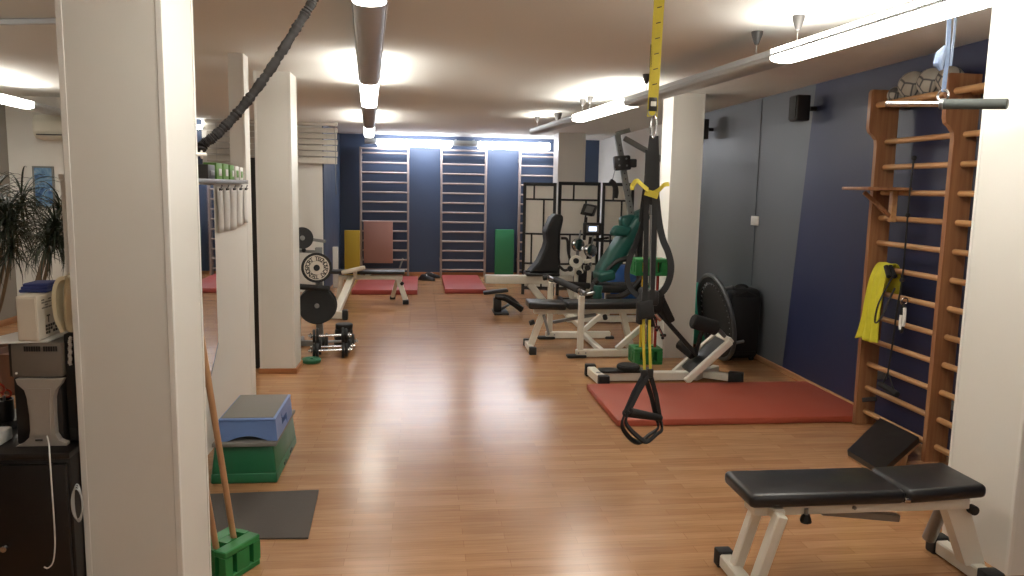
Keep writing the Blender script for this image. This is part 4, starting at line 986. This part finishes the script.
# rope sleeve from the column hook to the ceiling
t = thing('battle_rope', 'thick black sleeved rope slung from the ceiling to the near left column', 'rope', (-.77, 2.88, 1.66))
cp = [V((-.776, 2.868, 1.70)), PY(203, 145, 2.885), PY(216, 135, 2.9), PY(240, 110, 2.95), PY(270, 70, 3.0), PY(300, 22, 3.05), PY(316, -4, 3.07), V((-.345, 3.09, 2.40)), V((-.325, 3.1, CZ))]
pts = spline(cp, 26)
MB().tube(pts, [(.0175+.0016*math.sin(i*2.1)+.0012*math.sin(i*3.7+1)+.0015*math.sin(i*.61))*min(1, .45+i/30) for i in range(len(pts))], 10).build('sleeve', 'rope', t, 60)
m = MB(); m.cyl((-.788, 2.835, 1.70), (-.76, 2.865, 1.70), .007, n=8); m.torus((-.775, 2.868, 1.70), (1, .2, 0), .012, .004, 16, 6); m.build('column_hook', 'trimw', t)
m = MB(); m.cyl((-.325, 3.1, CZ-.012), (-.325, 3.1, CZ), .045, n=20); m.build('ceiling_plate', 'steel', t)

# ================================================================== STEP PLATFORMS, MAT, BRICK AND STICKS
t = thing('step_platform', 'green step platform with grey top underneath the blue one', 'step platform', (-.92, 4.42, 0))
yb0, yb1 = 4.10, 4.76
def taper(m, x0, x1, y0, y1, z0, z1, dx, dy, bev=.012):
    bm = bmesh.new(); bmesh.ops.create_cube(bm, size=2)
    for v in bm.verts:
        top = v.co.z > 0
        v.co = V(((x0+x1)/2+v.co.x*((x1-x0)/2-(dx if top else 0)), (y0+y1)/2+v.co.y*((y1-y0)/2-(dy if top else 0)), z1 if top else z0))
    bmesh.ops.bevel(bm, geom=bm.edges[:], offset=bev, segments=3, profile=.5, affect='EDGES', clamp_overlap=True)
    bm.verts.index_update(); m.add([v.co.copy() for v in bm.verts], [tuple(v.index for v in f.verts) for f in bm.faces]); bm.free()
m = MB(); taper(m, -1.115, -.765, 4.08, 4.74, .0, .06, .004, .004); m.build('base_rim', 'green_step', t, 50)
m = MB(); taper(m, -1.11, -.77, 4.085, 4.735, .05, .205, .016, .016); m.build('body', 'green_step', t, 50)
m = MB(); m.bb(-1.10, -.765, 4.075, 4.70, .206, .228, .006); m.build('grip_top', 'grey_step', t)
m = MB()
for y in (4.3, 4.5): m.bb(-.768, -.764, y, y+.06, .02, .035)
m.build('side_slots', 'dark_plastic', t)['kind'] = 'stuff'
t = thing('step_platform', 'blue step platform with grey top stacked on the green one', 'step platform', (-.92, 4.35, .229))
x0, x1, z0, z1 = -1.075, -.765, .229, .342
arch = [(x0, z0)]+[(x0+.05, z0)]+[(x0+.05+(x1-x0-.10)*k/12, z0+.028*math.sin(PI*k/12)) for k in range(1, 12)]+[(x1-.05, z0), (x1, z0), (x1-.008, z1), (x0+.008, z1)]
MB().prism([(x, 4.105, z) for x, z in arch], (0, .03, 0)).build('front_wall', 'blue_step', t, 30)
MB().prism([(x, 4.555, z) for x, z in arch], (0, .03, 0)).build('back_wall', 'blue_step', t, 30)
# right side with a hand hole, left side plain
def yz(xa, xb, hole):
    m = MB()
    if hole:
        for (ya, yb, za, zb) in ((4.135, 4.27, z0, z1), (4.42, 4.555, z0, z1), (4.27, 4.42, z0, z0+.03), (4.27, 4.42, z0+.075, z1)):
            m.prism([(xa, ya, za), (xa, yb, za), (xb, yb, zb), (xb, ya, zb)], (-.02, 0, 0))
    else: m.prism([(xa, 4.135, z0), (xa, 4.555, z0), (xb, 4.555, z1), (xb, 4.135, z1)], (.02, 0, 0))
    return m
yz(x1, x1-.008, True).build('side_wall', 'blue_step', t, 0); yz(x0, x0+.008, False).build('side_wall', 'blue_step', t, 0)
m = MB(); m.bb(x0+.006, x1-.006, 4.10, 4.59, z1-.002, z1+.012, .008, 3); m.build('top_deck', 'blue_step', t)
m = MB(); m.bb(x0+.016, x1-.02, 4.115, 4.575, z1+.0115, z1+.0155, .002); m.build('grip_top', 'grey_step', t)

tag(MB().prism([(-1.22, 3.43, .001), (-.505, 3.39, .001), (-.53, 3.95, .001), (-1.22, 3.93, .001)], (0, 0, .008)).build('floor_mat', 'mat_grey', smooth=0), 'thin dark grey mat lying flat on the floor in front of the steps', 'mat')
t = thing('pole_block', 'green slotted plastic block on the floor holding two wooden sticks', 'pole block', (-.795, 3.129, 0))
m = MB(); brick(m, (-.795, 3.129, 0), .10, .085, .135, math.radians(60)); m.build('block', 'green_plastic', t)
def stick(bx, by, px, py, Y, ztop, lb):
    a = V((bx, by, .042)); q = PY(px, py, Y); b = a+(q-a)*((ztop-a.z)/(q.z-a.z))
    t = thing('wooden_stick', lb, 'stick', (bx, by, .04), 'wooden sticks in the green block')
    MB().cyl(a, b, .0125, n=14, bev=.003).build('shaft', 'stick', t)
    m = MB(); m.cyl(b, b+(b-a).normalized()*.012, .0135, n=14, bev=.003); m.build('end_cap', 'rubber', t)
stick(-.768, 3.168, 205, 360, 2.98, 1.15, 'wooden stick in the green block, the one further right and fully in view')
stick(-.818, 3.090, 211, 519, 3.0, 1.0, 'wooden stick in the green block mostly hidden behind the near left column')

# ================================================================== WEIGHT RACK, DUMBBELLS
t = thing('plate_rack', 'dark weight plate rack standing beside the left middle column', 'weight rack', (-1.05, 7.7, 0))
MB().bb(-1.035, -.97, 7.68, 7.74, .03, .99, .006).build('post', 'grey_metal', t)
MB().bb(-1.25, -1.19, 7.68, 7.74, .03, 1.18, .006).build('post', 'grey_metal', t)
MB().beam((-1.22, 7.71, .955), (-1.02, 7.71, .945), .03, .03, None, .004).build('cross_bar', 'grey_metal', t)
m = MB(); m.sphere((-1.14, 7.67, .965), .022, 10, 8); m.build('bar_knob', 'rubber', t)
MB().beam((-1.25, 7.71, .03), (-.95, 7.71, .03), .06, .05, None, .005).build('base_beam', 'grey_metal', t)
for x in (-1.22, -1.02): MB().beam((x, 7.45, .025), (x, 7.98, .025), .05, .05, None, .005).build('foot', 'grey_metal', t)
for x, z in ((-1.14, 1.09), (-1.003, .805), (-1.003, .435)): MB().cyl((x, 7.70, z), (x, 7.555, z), .013, n=12).build('peg', 'chrome', t)
MB().beam((-1.22, 7.71, 1.09), (-.93, 7.70, 1.05), .03, .03, None, .004).build('cross_bar', 'grey_metal', t)
MB().cyl((-1.17, 7.45, .635), (-.87, 7.43, .615), .028, n=14, bev=.006).build('roller', 'foam', t)
MB().cyl((-1.003, 7.69, .637), (-1.003, 7.45, .628), .010, n=10).build('roller_arm', 'chrome', t)
def plate(name, lb, c, R, n, white=False):
    t = thing(name, lb, 'weight plate', (c[0], c[1], c[2]-R), 'weight plates on the rack')
    d = V(n).normalized(); c = V(c)
    MB().lathe([(.016, -.015), (R*.25, -.017), (R*.3, -.012), (R*.8, -.012), (R*.84, -.018), (R*.97, -.018), (R, -.012), (R, .012), (R*.97, .018), (R*.3, .014), (.016, .015), (.016, -.015)], c, d, 48).build('plate', 'rubber', t)
    if white:
        MB().lathe([(.03, .0185), (R*.83, .0185), (R*.83, .0205), (.03, .0205), (.03, .0185)], c, d, 48).build('white_face', 'carton', t)
        MB().lathe([(0, .02), (.03, .02), (.027, .032), (0, .034)], c, d, 20).build('hub', 'rubber', t)
        s = V((0, 0, 1)).cross(d).normalized(); u = d.cross(s)
        m = MB(); word = 'TECNOSPORT TECNOSPORT '
        for k, ch in enumerate(word):
            if ch == ' ': continue
            a = PI/2-2*PI*k/len(word)
            e = s*math.cos(a)+u*math.sin(a); tg = s*math.sin(a)-u*math.cos(a)
            m.text(ch, R*.40, c+d*.0212+e*R*.60, tg, e, .0006)
        m.build('lettering', 'ink', t, 0)
        m = MB(); m.torus(c+d*.0205, d, R*.46, .0012, 40, 4); m.build('ring_line', 'ink', t)
    else:
        MB().lathe([(0, .012), (.024, .012), (.022, .026), (0, .028)], c, d, 20).build('hub', 'grey_metal', t)
plate('weight_plate', 'black plate highest on the rack by the left middle column', (-1.14, 7.58, 1.09), .105, (0.35, -1, .1))
plate('weight_plate', 'white faced plate with a ring of letters on the weight rack', (-1.003, 7.55, .805), .145, (.12, -1, .1), True)
plate('weight_plate', 'large plain black plate lowest on the weight rack', (-1.003, 7.53, .435), .178, (.12, -1, .1))
plate('weight_plate', 'slightly larger plate directly behind the large plain plate lowest on the rack', (-1.003, 7.60, .435), .186, (.12, -1, .1))
def dumbbell(lb, c, ang, L, r, bar='chrome'):
    d = V((math.cos(ang), math.sin(ang), 0)); c = V(c)
    t = thing('dumbbell', lb, 'dumbbell', (c.x, c.y, c.z-r), 'dumbbells on the floor beside the rack')
    MB().cyl(c-d*L/2, c+d*L/2, .013, n=12, bev=.003).build('bar', bar, t)
    for s in (-1, 1):
        for k, rr in enumerate((r, r*.86)):
            p = c+d*s*(L*.26+k*.03); MB().cyl(p, p+d*s*.026, rr, n=26, bev=.006).build('plate', 'rubber', t)
        p = c+d*s*(L*.26+.064); MB().cyl(p, p+d*s*.018, .026, n=8, bev=.004).build('star_collar', 'chrome', t)
dumbbell('dumbbell with chrome bar nearest the camera beside the left middle column', (-.835, 7.145, .075), .12, .40, .074)
dumbbell('dumbbell lying second behind the nearest one by the column', (-.83, 7.315, .075), .12, .42, .074)
dumbbell('dumbbell at the back of the pile below the weight rack', (-.80, 7.51, .085), .1, .38, .084, 'steel')
dumbbell('dumbbell lying on top of the others in the pile by the column', (-.845, 7.23, .198), .13, .40, .074)
t = thing('weight_plate', 'green weight plate lying flat on the floor against the left middle column', 'weight plate', (-.985, 6.972, 0))
MB().lathe([(.015, .002), (.078, .002), (.087, .012), (.087, .03), (.078, .04), (.04, .036), (.015, .036), (.015, .002)], (-.985, 6.972, 0), (0, 0, 1), 36).build('plate', 'green_step', t)
m = MB(); m.torus((-.985, 6.972, .037), (0, 0, 1), .06, .003, 30, 5); m.build('raised_ring', 'green_step', t)
t = thing('weight_drum', 'short stack of black weight discs on the floor behind the dumbbells', 'weights', (-.78, 7.72, 0))
for k in range(4): MB().cyl((-.78+.004*k, 7.76, .002+.055*k), (-.78+.004*k, 7.76, .054+.055*k), .092-.002*k, n=30, bev=.008).build('disc', 'rubber', t)

# ================================================================== FAR LEFT BENCH
t = thing('adjustable_bench', 'white framed bench with tilted pale board in front of the leftmost far wall bars', 'bench', (-.7, 10.6, 0))
MB().bb(-1.12, -.25, 10.55, 10.63, .33, .385, .006).build('frame_beam', 'white_metal', t)
MB().bb(-1.25, -.22, 10.48, 10.72, .41, .455, .015, 2).build('pad', 'vinyl', t)
MB().bb(-.75, -.68, 10.50, 10.7, .384, .412, .004).build('pad_bracket', 'white_metal', t)
MB().beam((-.315, 10.59, .36), (-.205, 10.52, .05), .07, .06, (0, 1, 0), .006).build('leg', 'white_metal', t)
MB().beam((-.32, 10.6, .34), (-.40, 10.95, .04), .05, .05, (1, 0, 0), .006).build('leg', 'white_metal', t)
m = MB(); m.bb(-.245, -.165, 10.45, 10.56, 0, .06, .01); m.build('rubber_foot', 'rubber', t)
m = MB(); m.bb(-.44, -.36, 10.92, 11.0, 0, .05, .01); m.build('rubber_foot', 'rubber', t)
MB().beam((-.93, 10.55, .36), (-1.02, 9.32, .06), .09, .07, None, .006).build('front_leg', 'white_metal', t)
fb = MB().beam((-1.25, 9.26, .06), (-.93, 9.26, .06), .07, .09, None, .006).build('foot_bar', 'white_metal', t)
MB().bb(-.935, -.87, 9.21, 9.31, 0, .12, .012).build('rubber_cap', 'rubber', fb)
MB().bb(-1.31, -1.245, 9.21, 9.31, 0, .12, .012).build('rubber_cap', 'rubber', fb)
MB().beam((-1.08, 10.6, .35), (-1.13, 10.62, .02), .06, .06, (0, 1, 0), .006).build('leg', 'white_metal', t)
m = MB(); m.obox((-.90, 10.42, .475), (.15, 0, .035), (0, .11, -.008), (-.006, 0, .028), .015, 2); m.build('tilted_board', 'carton', t)
MB().beam((-.88, 10.45, .38), (-.88, 10.43, .45), .05, .05, (0, 1, 0), .004).build('board_post', 'white_metal', t)
m = MB(); m.cyl((-.27, 10.50, .30), (-.24, 10.50, .27), .025, n=12, bev=.006); m.build('adjusting_knob', 'rubber', t)
MB().tube([(-.30, 10.66, .46), (-.25, 10.66, .60), (-.25, 10.60, .62)], .010, 8).build('hook', 'steel', t)

# ================================================================== BLINDS
def blind(lb, x0, x1):
    t = thing('window_blind', lb, 'blind', ((x0+x1)/2, 11.64, 2.0), 'slatted blinds under the ceiling at the far left')
    MB().bb(x0, x1, 11.6, 11.69, CZ-.05, CZ-.002, .005).build('head_rail', 'blind', t)
    for k in range(6):
        z = CZ-.115-.085*k
        MB().obox(((x0+x1)/2, 11.645, z), ((x1-x0)/2-.01*(k % 2), 0, 0), (0, .012, .036), (0, -.004, .002), .002, 1).build('slat', 'blind', t)
    MB().bb(x0+.01, x1-.01, 11.62, 11.67, CZ-.60, CZ-.575, .005).build('bottom_rail', 'blind', t)
    for x in (x0+.15, x1-.15): MB().cyl((x, 11.605, CZ-.05), (x, 11.605, CZ-.58), .002, n=5).build('cord', 'wire', t)
    MB().cyl((x1-.03, 11.59, CZ-.05), (x1-.025, 11.59, CZ-1.05), .006, n=6).build('tilt_wand', 'grey_metal', t)
blind('slatted blind under the ceiling left of the blue far wall, right of the column', -2.15, -1.22)
blind('slatted blind seen over the partition between the near column and the post', -3.08, -2.25)
t = thing('wall_lamp', 'short bright tube lamp on the far left wall seen over the partition', 'lamp', (-3.25, 11.62, 2.36))
MB().cyl((-3.6, 11.62, 2.39), (-3.13, 11.62, 2.39), .03, n=14).build('tube', 'tube', t)
MB().bb(-3.62, -3.11, 11.65, 11.72, 2.37, 2.41, .004).build('housing', 'lamp_grey', t)

# ================================================================== LEFT ROOM
t = thing('air_conditioner', 'white air conditioner high on the left room wall', 'air conditioner', (-3.9, 9.1, 2.03))
x0, x1 = -4.18, -3.5
pr = [(9.2, 2.04), (9.04, 2.05), (9.0, 2.09), (8.985, 2.16), (8.995, 2.24), (9.03, 2.30), (9.2, 2.315)]
MB().prism([(x0, y, z) for y, z in pr], (x1-x0, 0, 0)).build('body', 'ac', t, 40)
m = MB(); m.bb(x0+.03, x1-.03, 8.985, 9.02, 2.083, 2.095, .002); m.build('air_slot', 'dark_plastic', t)
m = MB(); m.obox(((x0+x1)/2, 9.01, 2.066), ((x1-x0)/2-.04, 0, 0), (0, .03, -.012), (0, .002, .004), .002, 1); m.build('flap', 'ac', t)
MB().bb(x0+.02, x1-.02, 8.981, 8.99, 2.12, 2.24, .004).build('front_panel', 'ac', t)
t = thing('picture', 'framed blue abstract picture on the white wall below the air conditioner', 'picture', (-4.2, 9.19, 1.29))
a, b = PY(32.5, 166, 9.19), PY(56, 208, 9.19)
m = MB(); w_ = .018
for (xa, xb, za, zb) in ((a.x, b.x, a.z-w_, a.z), (a.x, b.x, b.z, b.z+w_), (a.x, a.x+w_, b.z, a.z), (b.x-w_, b.x, b.z, a.z)): m.bb(xa, xb, 9.17, 9.2, za, zb, .003)
m.build('frame', 'grey_metal', t)
MB().bb(a.x+.01, b.x-.01, 9.18, 9.199, b.z+.01, a.z-.01).build('print', 'painting', t, 0)
def plant(lb, x, y, heads, seed):
    rr = random.Random(seed)
    t = thing('potted_dracaena', lb, 'plant', (x, y, 0), 'dark leafy plants in the left room')
    MB().lathe([(0, 0), (.14, 0), (.19, .30), (.20, .32), (.185, .32), (.17, .28), (0, .28)], (x, y, 0), (0, 0, 1), 28).build('pot', 'pot', t)
    for hx, hy, hz, n, ln in heads:
        c = V((hx, hy, hz))
        MB().tube(spline([(x+rr.uniform(-.05, .05), y, .28), ((x+hx)/2+rr.uniform(-.06, .06), (y+hy)/2, hz*.55), c], 6), [.013]*12+[.012], 8).build('stem', 'trunk', t)
        m = MB()
        for k in range(n):
            az = rr.uniform(0, 2*PI); el = rr.uniform(-.5, 1.5); L = ln*rr.uniform(.7, 1.15)
            o = V((math.cos(az), math.sin(az), 0)); p = c+V((0, 0, rr.uniform(-.08, .05))); ps = [p]; e = el
            for i in range(7):
                e -= (.12+.2*i/6)*rr.uniform(.8, 1.2); p = p+(o*math.cos(e)+V((0, 0, math.sin(e))))*L/7; ps.append(p)
            sd = V((-o.y, o.x, 0)); w = .0055*rr.uniform(.8, 1.4); vs = []; fs = []
            for i, q in enumerate(ps):
                ww = w*(.6+1.2*i/3 if i < 2 else (1 if i < 4 else (7-i)/4))+.0008
                vs += [q-sd*ww, q+V((0, 0, -.003)), q+sd*ww]
            for i in range(7):
                for j in range(2): A_ = i*3+j; fs.append((A_, A_+3, A_+4, A_+1))
            m.add(vs, fs)
        m.build('foliage', 'leaf', t, 60)
def H(px, py, Y): p = PY(px, py, Y); return (p.x, p.y, p.z)
plant('dark spiky plant at the left edge in front of the taupe wall', -3.42, 6.4, [(*H(8, 222, 6.4), 190, .40), (*H(-6, 205, 6.5), 90, .40), (*H(22, 198, 6.5), 60, .36), (*H(12, 250, 6.3), 70, .3)], 4)
plant('dark spiky plant to the right, below the blue picture', -3.0, 6.1, [(*H(56, 232, 6.1), 190, .36), (*H(60, 205, 6.2), 36, .34), (*H(48, 245, 6.0), 70, .34)], 9)

# ---- cabinet and the things on it
t = thing('cabinet', 'black two door cabinet in the lower left corner', 'cabinet', (-1.5, 2.7, 0))
MB().bb(-1.95, -1.092, 2.46, 2.95, .03, .735, .004).build('carcass', 'black_cab', t)
MB().bb(-1.96, -1.09, 2.45, 2.96, .735, .755, .003).build('worktop', 'black_cab', t)
for x0, x1, kx in ((-1.945, -1.385, -1.42), (-1.38, -1.10, -1.285)):
    d = MB().bb(x0, x1, 2.443, 2.459, .07, .72, .003).build('door', 'black_cab', t)
    MB().lathe([(0, -.028), (.010, -.026), (.012, -.018), (.005, -.010), (.005, 0), (0, 0)], (kx, 2.443, .46), (0, 1, 0), 14).build('knob', 'chrome', d)
MB().bb(-1.945, -1.10, 2.455, 2.47, .03, .068, .002).build('plinth', 'black_cab', t)
# silver fronted speaker
t = thing('desk_speaker', 'speaker with waisted silver front standing on the black cabinet', 'speaker', (-1.25, 2.55, .756))
F = lambda x, y: PY(x, y, 2.52)
MB().bb(F(11, 400).x, F(59, 400).x, 2.54, 2.74, .757, F(40, 379).z, .006).build('body', 'dark_plastic', t)
L_ = [(16, 379), (18, 384), (25, 390), (27.5, 398), (30, 415), (31, 430), (30, 437), (24, 443), (17, 447), (17, 451)]
Rr_ = [(67.5, 448), (67, 443), (60, 440), (56, 434), (54.5, 415), (54, 398), (56, 390), (61, 384), (63.5, 379)]
MB().prism([(q.x, 2.515, max(q.z, .757)) for q in (F(*p) for p in L_+Rr_)], (0, .025, 0)).build('silver_front', 'silver', t, 0)
MB().prism([(q.x, 2.511, q.z) for q in (F(*p) for p in ((29, 388), (52, 388), (51, 400), (51.5, 434), (34, 434), (31, 400)))], (0, .006, 0)).build('grille', 'silver', t, 0)
m = MB(); q = F(40, 439.5); m.bb(q.x-.011, q.x+.011, 2.511, 2.516, q.z-.003, q.z+.003, .001); m.build('badge', 'dark_plastic', t)
pts = [PY(47, 436, 2.50), PY(49, 445, 2.47), PY(50, 460, 2.435), PY(52, 490, 2.43), PY(54, 520, 2.43), PY(55, 545, 2.43), PY(53, 562, 2.43), PY(48, 568, 2.43), PY(44, 567, 2.43)]
tag(MB().tube(spline(pts, 6), .0022, 6).build('thin_cable', 'trimw'), 'thin white cable hanging from the silver speaker down the black cabinet', 'cable')
# grey box on the speaker
zs = F(40, 379).z+.002
t = thing('equipment_box', 'grey box with a dark strip on top of the silver speaker', 'box', (-1.25, 2.6, zs))
zt = F(30, 344).z
MB().bb(F(9, 360).x, F(60, 360).x, 2.53, 2.72, zs, zt, .006).build('body', 'grey_box', t)
MB().bb(F(6, 360).x, F(9.5, 360).x, 2.535, 2.72, zs+.002, zt-.002, .003).build('side_cover', 'dark_plastic', t)
m = MB(); q0, q1 = F(23, 347), F(55, 352); n = 14
for k in range(n):
    if k == 7: continue
    xx = q0.x+(q1.x-q0.x)*k/(n-1); m.bb(xx-.0028, xx+.0028, 2.5285, 2.531, q1.z, q0.z)
o = m.build('dark_lettering', 'dark_plastic', t, 0); o['kind'] = 'stuff'
m = MB(); q = F(15, 374); m.sphere((q.x, 2.528, q.z), .004, 8, 6); m.build('indicator', 'trimw', t)
tag(MB().prism([(-1.385, 2.50, zt+.001), (-1.175, 2.54, zt+.001), (-1.17, 2.76, zt+.001), (-1.33, 2.74, zt+.001)], (0, 0, .005)).build('paper_stack', 'paper', smooth=0), 'loose white papers under the white carton', 'paper')
zc = zt+.007
t = thing('carton', 'white carton with dark printed marks on the grey box', 'carton', (-1.27, 2.64, zc))
xa, xb = F(15, 320).x, F(36, 320).x; zh = F(25, 297).z
MB().bb(xa, xb, 2.53, 2.75, zc, zh, .003).build('box', 'carton', t, 0)
m = MB(); m.bb(xa+.004, xb-.004, 2.5275, 2.5305, zc+.006, zh-.006, .001); m.build('end_flap', 'carton', t, 0)
def onface(y, z, dy, dz, mm): mm.bb(xb-.0005, xb+.0008, y-dy, y+dy, z-dz, z+dz)
hz = zh-zc
m = MB()
m.text('T', .035, (xb+.0006, 2.60, zc+hz*.42), (0, 1, 0), (0, 0, 1), .0004)
m.build('printed_letter', 'ink', t, 0)
m = MB(); m.cyl((xb-.0004, 2.665, zc+hz*.44), (xb+.0008, 2.665, zc+hz*.44), .011, n=18); m.build('printed_symbol', 'ink', t, 0)
m = MB()
for r_ in range(3):
    for k in range(7):
        if (r_*7+k*3) % 5 == 1: continue
        onface(2.585+.016*k, zc+hz*(.12+.075*r_), .006, .0042, m)
o = m.build('printed_block', 'ink', t, 0); o['kind'] = 'stuff'
m = MB()
for r_ in range(4):
    for k in range(5):
        if (r_+k*2) % 4 == 1: continue
        onface(2.57+.022*k, zc+hz*(.70+.06*r_), .009, .0022, m)
o = m.build('printed_lines', 'grey_box', t, 0); o['kind'] = 'stuff'
# blue folded cloth on the carton
m = MB()
for k in range(3):
    a, b = PY(27+1.5*k, 293, 2.66), PY(55, 293, 2.66)
    m.obox(((a.x+b.x)/2, 2.66, zh+.0065+.0095*k), ((b.x-a.x)/2, 0, .0005), (0, .055-.004*k, 0), (0, 0, .0055), .005, 3)
tag(m.build('folded_cloth', 'blue_cloth'), 'blue folded cloth lying on the white carton', 'cloth')
# dark tower with cream canister
tag_t = thing('computer_tower', 'dark computer tower standing on the cabinet next to the near left column', 'computer', (-1.15, 2.87, .756))
MB().bb(-1.138, -1.092, 2.56, 2.86, .757, 1.112, .006).build('case', 'dark_plastic', tag_t)
m = MB(); m.bb(-1.134, -1.097, 2.556, 2.561, .80, 1.09, .004); m.build('front_panel', 'rubber', tag_t)
t = thing('canister', 'cream plastic canister with a side handle beside the near left column', 'canister', (-1.16, 2.86, 1.116))
F2 = lambda x, y: PY(x, y, 2.58)
bd = [(67, 333), (78, 334), (84, 330), (86, 300), (84, 280), (78, 275), (67, 275), (65, 283), (64, 300), (65, 320)]
m = MB(); m.prism([(q.x, 2.565, max(1.114, q.z)) for q in (F2(*p) for p in bd)], (0, .10, 0)); o = m.build('body', 'cream', t, 40)
bv = o.modifiers.new('round', 'BEVEL'); bv.width = .012; bv.segments = 3; bv.limit_method = 'ANGLE'
MB().ribbon(spline([F2(68, 277), F2(62, 279), F2(58, 288), F2(57.5, 302), F2(60, 318), F2(66, 331)], 6), .05, .012, (0, 1, 0)).build('handle', 'cream', t, 60)
MB().cyl(F2(74, 276)+V((0, .01, 0)), F2(74, 272)+V((0, .01, 0)), .02, n=16, bev=.004).build('cap', 'cream', t)
pts = [PY(70+1.6*math.sin(k*1.9), 337+k*.62, 2.545+.005*math.cos(k*1.9)) for k in range(46)]
tag(MB().tube(pts, .003, 5).build('coiled_cord', 'paper'), 'coiled white cord hanging in front of the dark tower', 'cord')
m = MB(); q = PY(78, 503, 2.435)
for k in range(3): m.tube([q+V((.012*math.cos(2*PI*i/20)*(1+.15*k), -.004*k, (.062-.006*k)*math.sin(2*PI*i/20))) for i in range(20)], .0022, 5, closed=True)
tag(m.build('looped_cord', 'lamp_grey'), 'grey looped cable hanging at the cabinet edge beside the near left column', 'cable')
t = thing('power_adapter', 'white adapter with cables at the left edge of the cabinet top', 'adapter', (-1.36, 2.5, .756))
MB().bb(-1.40, -1.325, 2.50, 2.60, .757, .80, .008, 2).build('body', 'trimw', t)
MB().bb(-1.48, -1.39, 2.52, 2.62, .757, .825, .01, 2).build('upper_box', 'trimw', t)
MB().tube(spline([(-1.345, 2.495, .77), (-1.35, 2.475, .762), (-1.40, 2.465, .761), (-1.5, 2.47, .761)], 6), .005, 6).build('cable', 'rubber', t)
t = thing('pen_mug', 'black mug holding orange tools at the left of the silver speaker', 'mug', (-1.37, 2.72, .756))
MB().lathe([(0, 0), (.028, 0), (.031, .01), (.031, .075), (.027, .075), (.026, .012), (0, .01)], (-1.412, 2.72, .782), (0, 0, 1), 24).build('body', 'dark_plastic', t)
m = MB(); m.bb(-1.45, -1.375, 2.68, 2.76, .757, .782, .004); m.build('stand', 'black_cab', t)
t = thing('scissors', 'orange handled tool standing in the black mug', 'scissors', (-1.41, 2.72, .80))
m = MB(); m.torus((-1.416, 2.715, .895), (.2, 1, .1), .015, .004, 18, 6); m.build('finger_loop', 'orange', t)
m = MB(); m.torus((-1.402, 2.725, .875), (-.2, 1, .1), .013, .004, 18, 6); m.build('finger_loop', 'orange', t)
MB().beam((-1.41, 2.72, .80), (-1.408, 2.72, .87), .010, .003, None, .001).build('blade', 'steel', t)
m = MB(); m.beam((-1.405, 2.735, .80), (-1.432, 2.735, .95), .006, .006, None, .002); tag(m.build('wooden_pencil', 'ladder'), 'brown pencil sticking up out of the black mug', 'pencil')
